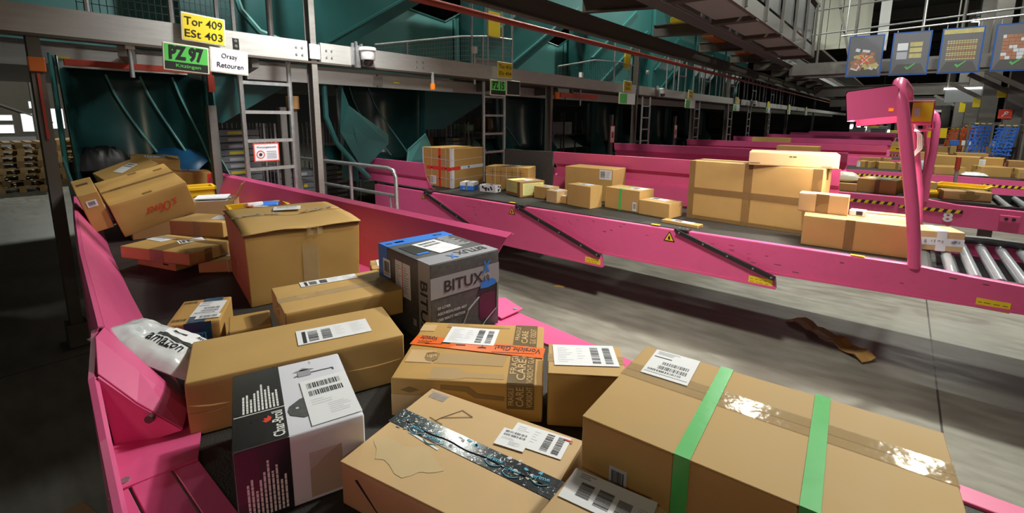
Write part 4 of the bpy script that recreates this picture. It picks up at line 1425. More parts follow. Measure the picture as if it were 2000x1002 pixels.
# ------------------------------------------------------------------ parcels further down the hall
G3 = 'parcels on the conveyor numbered 8'
P = Parcel('parcel', 'brown carton with reddish marked lid on the conveyor numbered 8', (-.16, 8.08, B0), 350, (.42, .42, .185), 'kraft_warm', group=G3)
P.strip('front', .22, 0, .22, .185, .05)
P.label('top', .2, .2, .25, .2, 0, 'txt')
P = Parcel('parcel', 'low brown carton under the foil wrapped roll', (-.60, 7.98, B0), 3, (.38, .3, .107), 'kraft_warm', group=G3)
P.band('x', 0, .05)
root, sf = soft_bag('wrapped_roll', 'pale wrapped roll lying on the low carton behind the tallest carton', (-.60, 8.0, .957), (0, 0, R(10)), (.44, .22, .15), 'foil', 'roll', 3, .01)
P = Parcel('parcel', 'pale brown carton between the two pink lamp arches', (.17, 8.42, B0), 14, (.46, .3, .155), 'kraft', group=G3)
P.band('x', 0, .05)
crate('letter_tray', 'bright yellow letter tray beside the second pink lamp arch', (.30, 8.02, B0), 10, (.26, .2, .075), 'crate_yellow')
P = Parcel('parcel', 'brown carton wrapped in brown tape near the roller end of conveyor 8', (.66, 7.94, B0), 14, (.45, .22, .12), 'kraft_dark', fine=True, warp=.008, group=G3)
P.strip('front', 0, .06, .45, .06, .05)
P.band('x', 0, .09, 'tape_clear', .05)
P.band('y', .02, .08, 'tape_brown', .1, off=.002)
crate('crate', 'large yellow crate behind the brown taped carton of conveyor 8', (.68, 8.52, B0), 345, (.50, .44, .13), 'crate_yellow')
t = thing('marker_post', 'thin steel post with red tip standing between conveyors', 'post', (.66, 9.3, 0))
MB().tube([(0, 0, 0), (0, 0, 1.12)], .022, 10).build('pole', 'galv', t, smooth=True)
MB().tube([(0, 0, 1.12), (0, 0, 1.30)], .03, 10).build('red_tip', 'red_paint', t, smooth=True)
G4 = 'parcels on the fourth conveyor'
for lab, loc, yaw, dims, m in (
        ('brown carton right of the second pink arch on the fourth conveyor', (.66, 11.75, B0), 20, (.44, .4, .145), 'kraft_warm'),
        ('brown carton at the right photo edge on the fourth conveyor', (1.28, 11.85, B0), 16, (.40, .36, .175), 'kraft_warm'),
        ('cut-off brown carton at the extreme right edge on the fourth conveyor', (1.75, 11.85, B0), 12, (.40, .36, .165), 'kraft')):
    P = Parcel('parcel', lab, loc, yaw, dims, m, group=G4)
    P.band('x', 0, .05)
    P.panel('front', .02, .07, .02, .1, 'tape_clear')
soft_bag('mailing_bag', 'grey plastic bag seen through the second pink lamp arch', (.27, 11.75, B0), (0, 0, R(20)), (.46, .36, .24), 'poly_grey', 'bag', 2, .02)
soft_bag('mailing_bag', 'flat white plastic mailer lying right of the red tipped post', (1.05, 11.65, B0), (0, 0, R(5)), (.36, .3, .07), 'poly_white', 'bag', 4, .01)
G5 = 'parcels at the back of the fourth conveyor'
for lab, loc, yaw, dims, m in (
        ('large wide brown carton with white tape far behind the red tipped post', (1.0, 12.28, B0), 350, (.95, .34, .31), 'kraft_warm'),
        ('brown carton with white label left of the pink arch on the fourth conveyor', (-.52, 12.2, B0), 345, (.25, .28, .135), 'kraft_warm'),
        ('long low carton left of the pink arch on the fourth conveyor', (-.13, 12.2, B0), 10, (.42, .32, .135), 'kraft_warm'),
        ('flat carton lying behind the long low one on the fourth conveyor', (-.38, 12.45, B0), 3, (.52, .16, .20), 'kraft_dark'),
        ('brown carton behind the second pink arch on the fourth conveyor', (.26, 12.35, B0), 8, (.26, .3, .22), 'kraft_dark'),
        ('dark carton right of the large wide one on the fourth conveyor', (1.68, 12.32, B0), 0, (.32, .3, .27), 'kraft_dark')):
    P = Parcel('parcel', lab, loc, yaw, dims, m, group=G5)
    P.band('y', dims[0] * .2, .05, 'tape_brown', dims[2] * .9)
    if 'white' in lab:
        P.label('front', dims[0] * (.72 if dims[0] > .9 else .15), dims[2] * .5, dims[0] * .09 if dims[0] > .9 else .06, dims[2] * .8, 0, 'txt')
crate('crate', 'yellow crate with brown carton inside, left behind the pink arch', (-.03, 19.3, B0), 350, (.5, .4, .16), 'crate_yellow')
P = Parcel('parcel', 'brown carton standing in the distant yellow crate', (-.03, 19.3, .862), 350, (.40, .32, .30), 'kraft')
P.band('x', 0, .05)
for i, (x, y, w_, h_) in enumerate(((.6, 15.6, .6, .2), (1.3, 15.65, .55, .22), (.9, 19.6, .7, .2), (1.75, 19.6, .6, .25), (2.5, 19.5, .5, .2), (.6, 23.1, .8, .3), (1.6, 23.1, .7, .3), (2.5, 23.1, .6, .25), (-1.75, 12.1, .8, .4), (-3.0, 15.8, 1.0, .45))):
    P = Parcel('parcel', 'brown carton on a conveyor far down the hall', (x, y, B0), 5 * i % 20, (w_, .4, h_), 'kraft_warm', group='distant parcels')
for i, (x, y, m) in enumerate(((1.2, 19.4, 'blue_strap'), (1.45, 19.35, 'paper'), (2.1, 19.4, 'paper_grey'))):
    o = Parcel('parcel', ('blue', 'white', 'grey')[i] + ' packet among brown cartons far down the hall', (x, y - .25, B0 + .27), 0, (.2, .2, .14), m)
    o.band('x', 0, .03)
    sup = Parcel('parcel', 'brown carton under the ' + ('blue', 'white', 'grey')[i] + ' distant packet', (x, y - .25, B0), 0, (.14, .16, .268), 'kraft')


# ------------------------------------------------------------------ steel platform over the chute ends
XB = -4.8
RX = Matrix.Rotation(R(90), 4, 'Z') @ Matrix.Rotation(R(90), 4, 'X')      # text facing +x, reading along +y


def face_x(x, y, z, tilt=0):
    return Matrix.Translation((x, y, z)) @ RX @ Matrix.Rotation(R(tilt), 4, 'Z')


def post(y, z0, z1, label, x=XB, mats=('steel', 'steel_brown'), w=.055):
    t = thing('steel_post', label, 'post', (x, y, z0), group='platform posts')
    MB().bx(-.09, 0, -w / 2, w / 2, 0, z1 - z0).build('web', mats[1], t)
    MB().bx(0, .012, -w / 2 - .005, w / 2 + .005, 0, z1 - z0).build('flange', mats[0], t)
    MB().bx(-.102, -.09, -w / 2 - .005, w / 2 + .005, 0, z1 - z0).build('flange', mats[0], t)
    b = MB().bx(-.16, .07, -.1, .1, 0, .02)
    b.bx(-.12, .03, -.06, .06, .02, .20)
    b.build('foot_plate', 'steel_brown', t)
    return t


t = post(.50, 0, 2.36, 'dark steel post at the left end of the near conveyor', mats=('steel_brown', 'steel_brown'), w=.06)
MB().bx(-.02, .03, -.045, .045, 2.10, 2.20).build('orange_lamp', 'orange_dim', t, bevel=.006)
MB().bx(.012, .02, -.008, .008, 1.62, 2.09).build('red_conduit', 'red_paint', t)
post(2.57, 0, 4.6, 'pale steel post beside the big ladder, rising past the beam', w=.05)
for y, z1, l in ((6.88, 2.36, 'dark steel post right of the second ladder'), (10.3, 3.4, 'tall dark steel post behind the second conveyor'), (14.2, 2.4, 'slim dark steel post behind the third chute'), (17.6, 3.6, 'tall dark post midway down the platform'), (24.1, 2.4, 'distant slim platform post before the far tall one'), (28.6, 3.4, 'distant tall platform post'), (38, 3.4, 'very distant platform post under the red pipe')):
    post(y, 0, z1, l, mats=('steel_dark', 'steel_brown'))

t = thing('steel_beam', 'long bright steel beam carrying the gate signs and dome cameras', 'beam', (XB, 0, 0))
for y0, y1 in ((-4, 2.50), (2.64, 10.2), (10.36, 19.0), (19.2, 60)):
    MB().bx(-.02, .02, y0, y1, 2.365, 2.56).build('beam_web', 'alu', t)
MB().bx(.02, .034, 2.515, 2.625, 2.39, 2.535).build('joint_plate', 'white_plastic', t)
MB().bx(-.09, .02, -4, 60, 2.345, 2.365).build('beam_flange', 'steel_brown', t)
b = MB()
for y in (2.38, 2.44, 2.70, 2.76, 3.9, 4.0):
    for z in (2.42, 2.49):
        b.tube([(.02, y, z), (.028, y, z)], .011, 8)
b.build('bolt_row', 'galv', t)
MB().bx(.018, .024, 1.795, 1.85, 2.40, 2.50).build('dark_slot', 'sign_black', t, bevel=.012)
for z in (2.43, 2.475):
    MB().tube([(.024, 1.822, z), (.027, 1.822, z)], .014, 10).build('bolt', 'steel_dark', t)
t = thing('steel_beam', 'lower rear steel beam running behind the sign beam', 'beam', (-5.95, 0, 0))
for y0, y1 in ((-4, 1.9), (2.35, 4.1), (4.12, 9.0), (9.05, 60)):
    MB().bx(-.03, .03, y0, y1, 2.225, 2.41).build('beam_web', 'alu', t)
MB().bx(-.08, .05, -4, 60, 2.405, 2.425).build('beam_flange', 'steel_brown', t)
MB().bx(.03, .038, 4.05, 4.2, 2.25, 2.38).build('joint_plate', 'steel', t)
b = MB()
b.bx(-13.5, -6.0, -6, 60, 2.43, 2.45)  # rear part of the deck added to keep light off the space below
b.bx(-6.0, -5.2, 5.6, 60, 2.43, 2.45)
o = b.build('walkway_light_block', 'steel_brown')
tag(o, 'dark platform deck above the chutes, extended behind the sign beam to block light', 'walkway')
for y, l in ((-.6, 'first'), (1.0, 'second'), (2.0, 'third'), (5.9, 'fourth'), (7.6, 'fifth')):
    o = MB().bar((-5.92, y + .3, 2.33), (XB - .03, y, 2.33), .06, .14).build('cross_beam', 'steel_dark')
    tag(o, l + ' short cross beam under the walkway counted from the left', 'beam', 'platform cross beams')
o = MB().bx(-5.3, -5.26, .71, 1.76, 2.195, 2.245).build('red_bar', 'red_paint')
tag(o, 'red painted bumper bar over the near chute mouth', 'bar')
o = MB().bx(-5.28, -5.24, 1.72, 1.775, 2.03, 2.19).build('red_strap', 'red_paint')
tag(o, 'short red strap hanging at the right end of the red bar', 'strap')

# guard rails and mesh on the walkway
def mesh_guard(name, label, pts_top, pts_bot, nv, nh, mat_='steel_dark', posts=(), r=.014, group='mesh guards'):
    t = thing(name, label, 'railing', (0, 0, 0), group=group)
    MB().tube(pts_top, r, 8).build('top_rail', 'galv', t, smooth=True)
    b = MB()
    def at(pts, u):
        u *= len(pts) - 1
        i = min(int(u), len(pts) - 2)
        return V(pts[i]).lerp(V(pts[i + 1]), u - i)
    for i in range(nv + 1):
        u = i / nv
        b.bar(at(pts_bot, u), at(pts_top, u), .005, .005, up=(1, 0, 0))
    for j in range(nh + 1):
        for i in range(12):
            p = at(pts_bot, i / 12).lerp(at(pts_top, i / 12), j / max(1, nh))
            q = at(pts_bot, (i + 1) / 12).lerp(at(pts_top, (i + 1) / 12), j / max(1, nh))
            b.bar(p, q, .005, .005)
    b.build('wire_mesh', mat_, t)
    for p, q in posts:
        MB().tube([p, q], .02, 8).build('upright', 'galv', t, smooth=True)


X5 = -5.05
mesh_guard('mesh_guard', 'wire mesh guard rail above the yellow gate sign', [(X5, .8, 3.25), (X5, 1.4, 3.25), (X5, 1.95, 3.25)], [(X5, .8, 2.6), (X5, 1.4, 2.6), (X5, 1.95, 2.6)], 26, 10, 'sign_black', [((X5, .86, 2.45), (X5, .86, 3.4)), ((X5, 1.42, 2.45), (X5, 1.42, 3.4)), ((X5, 1.78, 2.45), (X5, 1.78, 3.4)), ((X5, 1.92, 2.45), (X5, 1.92, 3.4))])
mesh_guard('mesh_guard', 'curved wire guard rail right of the dome camera', [(-5.5, 3.8, 2.74), (-5.5, 4.6, 2.90), (-5.5, 5.4, 3.06), (-5.5, 6.0, 3.14), (-5.5, 6.64, 3.17)], [(-5.5, 3.8, 2.50), (-5.5, 4.6, 2.60), (-5.5, 5.4, 2.70), (-5.5, 6.0, 2.76), (-5.5, 6.64, 2.80)], 62, 5, 'galv', [((-5.5, 4.32, 2.45), (-5.5, 4.32, 2.84)), ((-5.5, 5.88, 2.45), (-5.5, 5.88, 3.12)), ((-5.5, 5.62, 2.45), (-5.5, 5.62, 3.75)), ((-5.5, 6.0, 2.45), (-5.5, 6.0, 3.75)), ((-5.5, 6.38, 2.45), (-5.5, 6.38, 3.75)), ((-5.5, 6.64, 2.45), (-5.5, 6.64, 3.75))])
o = MB().bx(-5.55, -5.5, 5.7, 6.66, 2.56, 2.78).build('toe_board', 'steel')
tag(o, 'pale steel toe board below the curved wire guard', 'board')
mesh_guard('mesh_guard', 'third wire guard rail farther along the platform', [(-5.3, 7.8, 2.80), (-5.3, 9.2, 3.05), (-5.3, 10.4, 3.12), (-5.3, 11.3, 3.1)], [(-5.3, 7.8, 2.55), (-5.3, 9.2, 2.65), (-5.3, 10.4, 2.7), (-5.3, 11.3, 2.7)], 46, 5, 'steel_dark', [((-5.3, 10.1, 2.45), (-5.3, 10.1, 3.7)), ((-5.3, 10.9, 2.45), (-5.3, 10.9, 3.7)), ((-5.3, 11.3, 2.45), (-5.3, 11.3, 3.7))])
o = MB().bx(-5.45, -5.4, 9.2, 11.0, 2.5, 2.62).build('toe_board', 'steel')
tag(o, 'steel toe board below the third wire guard', 'board')
for i, y in enumerate((13.2, 15.4, 18.2, 21.5, 25, 29)):
    t = thing('hoop_rail', 'galvanised hoop handrail at the ladder head over the platform', 'railing', (-4.95, y, 2.45), group='hoop handrails')
    for dy in (0, .55):
        MB().tube([(0, dy, 0), (0, dy, .95), (-.03, dy, 1.07), (-.12, dy, 1.14), (-.24, dy, 1.13), (-.32, dy, 1.05), (-.34, dy, .9), (-.34, dy, 0)], .022, 8).build('hoop', 'galv', t, smooth=True)
    MB().tube([(0, 0, .55), (0, .55, .55)], .018, 8).build('cross_rail', 'galv', t)
    MB().tube([(0, 1.2, 0), (0, 1.2, 1.1), (0, 2.0, 1.1), (0, 2.0, 0)], .018, 8).build('side_rail', 'galv', t)
for (x, y), l in (((-5.2, 2.33), 'grey vertical pipe beside the pale post over the beam'),):
    o = MB().tube([(x, y, 2.45), (x, y, 4.4)], .03, 10).build('pipe', 'steel_dark', smooth=True)
    tag(o, l, 'pipe')
for y, z0, z1, l in ((5.0, 2.28, 2.75, 'white tube crossing the lower beam right of the dome camera'), (7.9, 2.05, 2.62, 'white capped tube left of the third gate signs'), (10.9, 2.4, 2.9, 'white capped tube right of the third gate signs'), (1.05, 2.1, 2.36, 'short chrome tube under the beam at the left')):
    t = thing('tube', l, 'tube', (-4.836, y, z0))
    MB().tube([(0, 0, 0), (0, 0, z1 - z0)], .016, 10).build('shaft', 'galv', t, smooth=True)
    MB().bx(-.03, .03, -.03, .03, z1 - z0 - .04, z1 - z0 + .05).build('cap', 'white_plastic', t)

# handrail between the conveyors
t = thing('handrail', 'galvanised tube handrail between the first two conveyors', 'handrail', (0, 0, 0))
MB().tube([(-6.2, 2.9, 1.275), (-4.05, 2.9, 1.285), (-3.96, 2.9, 1.265), (-3.925, 2.9, 1.2), (-3.92, 2.9, 0)], .021, 10).build('rail', 'galv', t, smooth=True)
MB().tube([(-4.75, 2.9, 1.28), (-4.75, 2.9, 0)], .019, 10).build('upright', 'galv', t, smooth=True)
t = thing('handrail', 'low dark handrail behind the galvanised one', 'handrail', (0, 0, 0))
MB().tube([(-6.4, 3.1, .95), (-4.2, 3.1, .95)], .02, 8).build('rail', 'galv', t, smooth=True)
for x in (-6.3, -4.3):
    MB().tube([(x, 3.1, 0), (x, 3.1, .95)], .018, 8).build('upright', 'galv', t)


def ladder(y0, y1, z1, label, x=-4.93, step=.28, z0=.16, notice=False):
    t = thing('ladder', label, 'ladder', (x, (y0 + y1) / 2, 0), group='platform ladders')
    h = (y1 - y0) / 2
    for s_ in (-1, 1):
        MB().tube([(0, s_ * h, 0), (0, s_ * h, z1)], .024, 8).build('rail', 'galv', t, smooth=True)
    z = z0
    while z < z1 - .1:
        MB().box((0, 0, z), (.035, 2 * h, .032)).build('rung', 'galv', t)
        z += step
    return t


ladder(1.89, 2.36, 2.36, 'wide galvanised ladder behind the near pink wall, with a prohibition notice')
ladder(5.29, 5.77, 2.34, 'galvanised ladder right of the tall red taped carton')
for y, l in ((10.9, 'third ladder, right of the tall dark post'), (14.6, 'fourth ladder along the dark platform'), (18.2, 'fifth ladder along the dark platform'), (20.9, 'sixth, distant ladder along the platform'), (24.6, 'seventh, most distant ladder')):
    ladder(y, y + .45, 2.34, l)
for y, l in ((2.52, 'grey fluted column of the lift gate right of the big ladder'), (2.40, 'narrow grey column touching the big ladder'), (1.72, 'thin grey column left of the big ladder'), (9.95, 'grey column left of the third ladder, holding a notice'), (13.9, 'grey column left of the fourth ladder, holding a notice')):
    o = MB().bx(-5.28, -5.2, y - .035, y + .035, 0, 1.9).build('gate_column', 'steel_dark')
    tag(o, l, 'column')
o = MB().bx(-5.27, -5.17, 2.47, 2.57, 1.88, 2.02).build('switch_box', 'kraft_dark', None, bevel=.004)
tag(o, 'small brown switch box on top of the fluted column', 'box')
t = thing('notice', 'white red bordered prohibition notice hanging on the big ladder', 'sign', (-4.89, 2.065, 1.445))
MB().bx(-.004, 0, -.125, .125, -.092, .092).build('board', 'ink_red', t, bevel=.002)
MB().bx(0, .001, -.113, .113, -.080, .080).build('white_field', 'paper', t)
text('Wartungsbereich', .19, .026, 'ink', t, face_x(.0025, 0, .05))
MB().bx(.001, .0022, 0, .095, .004, .012).build('fine_print', 'ink_grey', t)
MB().add(*(lambda n: ([(.0022, -.06 + .04 * math.cos(a), -.02 + .04 * math.sin(a)) for a in [2 * math.pi * i / n for i in range(n)]] + [(.0022, -.06 + .031 * math.cos(a), -.02 + .031 * math.sin(a)) for a in [2 * math.pi * i / n for i in range(n)]], [(i, (i + 1) % n, n + (i + 1) % n, n + i) for i in range(n)]))(24)).build('prohibition_ring', 'ink_red', t, fix=False)
MB().lathe([(.016, 0), (.016, .001)], (.0018, -.06, -.02), 14, 0, Matrix.Rotation(R(90), 3, 'Y')).build('pictogram', 'ink', t)
b = MB()
for i in range(4):
    b.bx(.001, .0022, 0, .095, -.014 - .016 * i, -.006 - .016 * i)
b.build('fine_print', 'ink_grey', t)
for y, l in ((9.95, 'red and white notice left of the third ladder'), (13.9, 'red and white notice left of the fourth ladder')):
    t = thing('notice', l, 'sign', (-5.195, y, 1.45))
    MB().bx(-.004, 0, -.1, .1, -.2, .2).build('board', 'ink_red', t)
    MB().bx(0, .001, -.085, .085, -.18, .18).build('white_field', 'paper', t)
    MB().bx(.001, .002, -.05, .05, -.08, .06).build('pictogram', 'ink_red', t)


# gate signs
def plate(name, label, y, z, w, h, field, rows, tilt=0, x=-4.72, split=None, rim='sign_rim', empty=False):
    t = thing(name, label, 'sign', (x, y, z), (R(tilt), 0, 0), 'gate signs on the beam')
    MB().bx(-.014, 0, -w / 2, w / 2, -h / 2, h / 2).build('rim', rim, t, bevel=.012, seg=3)
    MB().bx(0, .0015, -w / 2 + .012, w / 2 - .012, -h / 2 + .012, h / 2 - .012).build('panel', field, t)
    if split:
        MB().bx(.0015, .0022, -w / 2 + .012, w / 2 - .012, -h / 2 + .012, -h / 2 + split).build('lower_panel', 'sign_black', t)
    for tx, ty, tz, tw, th, m, bo in rows:
        text(tx, tw, th, m, t, face_x(.0045, ty, tz), bold=bo)
    MB().bx(-.03, -.014, -.02, .02, -h / 2, h / 2).build('bracket', 'galv', t)


plate('gate_sign', 'yellow gate sign reading Tor 409 ESt 403 on the beam', 1.555, 2.53, .335, .232, 'sign_yellow', [('Tor 409', 0, .050, .285, .066, 'sign_black', .004), ('ESt 403', 0, -.050, .285, .062, 'sign_black', .004)], -3)
plate('gate_sign', 'green sign PZ 97 Kitzingen below the yellow gate sign', 1.405, 2.275, .335, .225, 'sign_green', [('PZ 97', 0, .036, .25, .118, 'sign_black', .05), ('Kitzingen', .01, -.070, .18, .036, 'sign_green', .01)], -3, split=.075)
plate('gate_sign', 'white sign reading Orsay Retouren beside the green one', 1.735, 2.28, .315, .215, 'paper', [('Orsay', 0, .038, .13, .054, 'ink', .003), ('Retouren', .005, -.036, .215, .044, 'ink', .003)], -3)
plate('gate_sign', 'yellow gate sign reading Tor 416 ESt 404 farther along the beam', 5.54, 2.51, .345, .235, 'sign_yellow', [('Tor 416', 0, .050, .28, .058, 'pen', .004), ('ESt 404', 0, -.048, .28, .055, 'pen', .004)])
plate('gate_sign', 'green sign reading PZ 15 below the second yellow gate sign', 5.385, 2.245, .35, .225, 'sign_green', [('PZ 15', 0, .035, .26, .11, 'sign_black', .03)], split=.075)
plate('gate_sign', 'empty rimmed sign holder beside the green PZ 15 sign', 5.74, 2.26, .33, .225, 'sign_black', [])
for k, (y, nm) in enumerate(((9.66, 'third'), (13.6, 'fourth'), (18.4, 'fifth'), (23.5, 'sixth'), (28.4, 'seventh'), (34, 'eighth'))):
    plate('gate_sign', 'small distant yellow gate sign, ' + nm + ' along the beam', y, 2.50, .40, .24, 'sign_yellow', [('Tor', 0, .045, .2, .05, 'pen', .01), ('ESt', 0, -.045, .2, .05, 'pen', .01)] if k < 2 else [])
    plate('gate_sign', 'small distant green and white sign pair, ' + nm + ' along the beam', y, 2.24, .78, .24, 'paper', [('PZ', -.2, .02, .2, .09, 'sign_black', .03)] if k < 2 else [])
    o = MB().bx(-4.717, -4.714, y - .37, y - .03, 2.14, 2.34).build('green_panel', 'sign_green')
    o['label'] = 'green field'
    pr = [q for q in bpy.data.objects if q.get('label') == 'small distant green and white sign pair, ' + nm + ' along the beam'][0]
    bpy.context.view_layer.update()
    o.parent = pr
    o.matrix_parent_inverse = pr.matrix_world.inverted()


def dome_camera(y, label):
    t = thing('dome_camera', label, 'camera', (XB + .03, y, 2.46), group='dome cameras')
    b = MB()
    for dy, z1 in ((-.10, .14), (-.055, .16), (-.03, .12), (.01, .14)):
        b.bx(0, .025, dy - .012, dy + .012, -.09, z1)
    b.bx(0, .05, -.075, -.03, -.12, .06)
    b.build('wall_bracket', 'galv', t)
    MB().lathe([(.055, .10), (.085, .095), (.092, .085), (.092, .06), (.078, .055), (.078, -.03), (.07, -.04)], (.12, .02, 0), 24).build('housing', 'white_plastic', t, smooth=True)
    MB().lathe([(.062, -.04), (.06, -.06), (.05, -.085), (.03, -.10), (.008, -.105)], (.12, .02, 0), 24).build('dome', 'black_gloss', t, smooth=True)
    MB().bx(.03, .13, .0, .04, .02, .06).build('arm', 'white_plastic', t)


dome_camera(3.10, 'white dome camera on the bright beam above the near conveyors')
dome_camera(11.4, 'white dome camera on the beam behind the lamp arch boxes')
dome_camera(20.6, 'distant small white dome camera on the beam')
t = thing('beacon', 'small orange beacon hanging on a white rod under the beam', 'beacon', (XB + .02, 4.16, 2.36))
MB().bx(-.012, .012, -.012, .012, -.12, .02).build('rod', 'white_plastic', t)
MB().lathe([(.022, -.20), (.03, -.19), (.03, -.14), (.024, -.12)], (0, 0, 0), 14).build('lens', 'orange_lens', t, smooth=True)
t = thing('beacon', 'orange beacon and red bar on the post right of the second ladder', 'beacon', (XB + .03, 7.0, 2.2))
MB().bx(-.03, .03, -.05, .05, -.06, .06).build('lens', 'orange_dim', t)
MB().bx(-.02, .02, .1, 1.4, -.02, .06).build('red_bar', 'red_paint', t)
for y, l in ((.78, 'tiny yellow tag on the dark beam at the left'), (4.42, 'tiny yellow tag right of the orange beacon')):
    o = MB().bx(-5.9, -5.895, y - .04, y + .06, 2.30, 2.315).build('yellow_tag', 'sign_yellow')
    tag(o, l, 'tag')

# red sprinkler main and the deck over the platform
t = thing('sprinkler_pipe', 'long red sprinkler pipe running down the hall', 'pipe', (-4.65, 0, 3.2))
MB().tube([(0, 1, 0), (0, 80, 0)], .045, 12).build('pipe', 'red_paint', t, smooth=True)
for k in range(14):
    MB().tube([(0, 5 + 5 * k, .04), (0, 5 + 5 * k, .5)], .01, 6).build('hanger', 'galv', t)
def girder(name, label, p0, p1, h, w, m='steel_brown', group=None):
    t = thing(name, label, 'girder', (0, 0, 0), group=group)
    p0, p1 = V(p0), V(p1)
    MB().bar(p0, p1, w * .15, h).build('web', m, t)
    for s_ in (-1, 1):
        dz = V((0, 0, s_ * h / 2))
        MB().bar(p0 + dz, p1 + dz, w, .02).build('flange', m, t)
girder('steel_girder', 'dark long girder just above the red pipe', (-4.45, 1, 3.42), (-4.45, 80, 3.42), .28, .14)
girder('steel_girder', 'dark long girder at the inner edge of the sorter deck', (-3.3, 1, 3.95), (-3.3, 58, 3.95), .30, .14)
for k in range(12):
    y = 4.2 + 2.9 * k
    girder('cross_girder', 'dark cross girder between pipe and cable tray under the sorter', (-4.36, y, 3.66), (-3.24, y + .4, 3.66), .22, .12, 'steel_brown', 'sorter cross girders')
t = thing('cable_tray', 'perforated grey cable tray running along the sorter deck', 'cable tray', (-2.9, 0, 3.5))
MB().bx(-.02, 0, 1, 70, 0, .11).build('side_rail', 'slotted', t)
MB().bx(-.3, -.02, 1, 70, 0, .012).build('tray_floor', 'steel_dark', t)
t = thing('overhead_conveyor', 'grey enclosed overhead conveyor with panels and posts at the top right', 'overhead conveyor', (0, 0, 0))
for k in range(6):
    y = 3.2 + 2.0 * k
    MB().bx(-2.72, -2.14, y, y + 1.55, 3.50, 3.53).build('floor_panel', 'deck_grey', t)
    MB().bx(-2.80, -2.08, y + 1.62, y + 1.82, 3.44, 3.56).build('cross_member', 'steel_brown', t)
for x in (-2.8, -2.1):
    MB().bx(x - .03, x + .03, 2, 15.2, 3.47, 3.72).build('side_beam', 'steel_dark', t)
for k in range(9):
    y = 4.0 + 1.35 * k
    MB().bx(-2.08, -2.03, y - .03, y + .03, 3.5, 4.75).build('post', 'steel_dark', t)
    if k < 8:
        MB().bx(-2.12, -2.10, y + .08, y + 1.28, 3.8, 4.65).build('side_panel', 'graphite', t)
MB().bx(-2.85, -2.05, 2, 15.2, 4.75, 4.82).build('roof_panel', 'steel_brown', t)
for i, (x, y) in enumerate(((-2.35, 13.6), (-2.3, 14.4), (-2.5, 13.0), (-2.4, 12.4))):
    o = MB().bx(-.14, .14, -.2, .2, 0, .22 + .05 * i).build('parcel', 'banner_box')
    o.location = (x, y, 3.72)
    tag(o, 'reddish brown carton riding inside the overhead conveyor', 'parcel', 'cartons in the overhead conveyor')
o = MB().bx(-2.75, -2.14, 12, 15, 3.70, 3.718).build('carrying_belt', 'rubber')
tag(o, 'dark belt inside the overhead conveyor', 'belt')
o = MB().bx(-9.5, -4.7, 14, 58, 5.7, 5.8).build('upper_deck', 'dark')
tag(o, 'dark upper deck over the far teal slides', 'deck')
o = MB().bx(-4.4, -2.9, 1, 58, 4.6, 4.7).build('sorter_deck', 'steel_brown')
tag(o, 'dark sorter deck above the cross girders', 'deck')
for i, (x, y, z, s_, m) in enumerate(((-3.5, 7.0, 3.75, (.5, .3, .25), 'orange_dim'), (-3.6, 9.9, 3.75, (.7, .12, .12), 'sign_yellow'), (-3.9, 12.8, 3.75, (.3, 1.4, .2), 'orange_dim'), (-3.3, 13.4, 3.75, (.25, .4, .3), 'teal'), (-4.0, 16.0, 3.75, (.3, 1.2, .2), 'orange_dim'), (-3.6, 19.0, 3.75, (.4, .5, .3), 'teal'), (-3.7, 6.2, 3.75, (.3, .3, .25), 'grey_plastic'))):
    o = MB().bx(-s_[0] / 2, s_[0] / 2, -s_[1] / 2, s_[1] / 2, 0, s_[2]).build('drive_unit', m, None, bevel=.02)
    o.location = (x, y, z)
    tag(o, ('orange drive unit above the second conveyor under the sorter', 'yellow guard bar under the sorter deck', 'long orange drive beam under the sorter', 'teal motor block beside the cable tray', 'second long orange drive beam farther back', 'distant teal motor block by the cable tray', 'grey control box near the front cross girder')[i], 'machine part')


# teal slides between the sorter and the conveyors
def slide(k, label, label2):
    dy = 3.7 * k
    t = thing('parcel_slide', label, 'slide', (-6, dy, 0), group='teal parcel slides')
    P_ = [(2.75, 2.62), (3.45, 2.6), (6.2, 4.28), (6.2, 5.4), (2.75, 5.4)]
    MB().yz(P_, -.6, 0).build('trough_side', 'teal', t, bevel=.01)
    a, c = V((.012, 3.32, 2.72)), V((.012, 5.9, 4.29))
    MB().bar(a, c, .03, .07, up=(1, 0, 0)).build('seam_flange', 'teal', t)
    b = MB()
    for i in range(7):
        p = a.lerp(c, (i + .5) / 7)
        b.tube([p + V((.014, 0, 0)), p + V((.024, 0, 0))], .014, 8)
    b.build('bolt_row', 'steel_dark', t)
    a, c = V((.012, 2.85, 3.25)), V((.012, 5.2, 4.75))
    MB().bar(a, c, .03, .07, up=(1, 0, 0)).build('seam_flange', 'teal', t)
    t = thing('hopper', label2, 'hopper', (-6.7, dy, 0), group='teal hopper walls')
    b = MB().prism([(0, 3.6, 2.45), (0, 6.15, 2.45), (0, 6.15, 3.53), (0, 5.25, 3.62), (0, 3.6, 3.62)], (-.03, 0, 0))
    b.build('wall_panel', 'teal_lit', t)
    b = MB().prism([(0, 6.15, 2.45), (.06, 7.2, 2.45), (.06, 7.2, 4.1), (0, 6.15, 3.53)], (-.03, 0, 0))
    b.build('wall_panel', 'teal_lit', t)
    MB().tube([(0, 5.25, 3.62), (0, 6.15, 3.53), (.06, 7.2, 4.1)], .022, 6).build('rim', 'teal', t)
    MB().bar((.01, 6.35, 2.5), (.01, 6.35, 3.6), .03, .03).build('stiffener', 'teal', t)


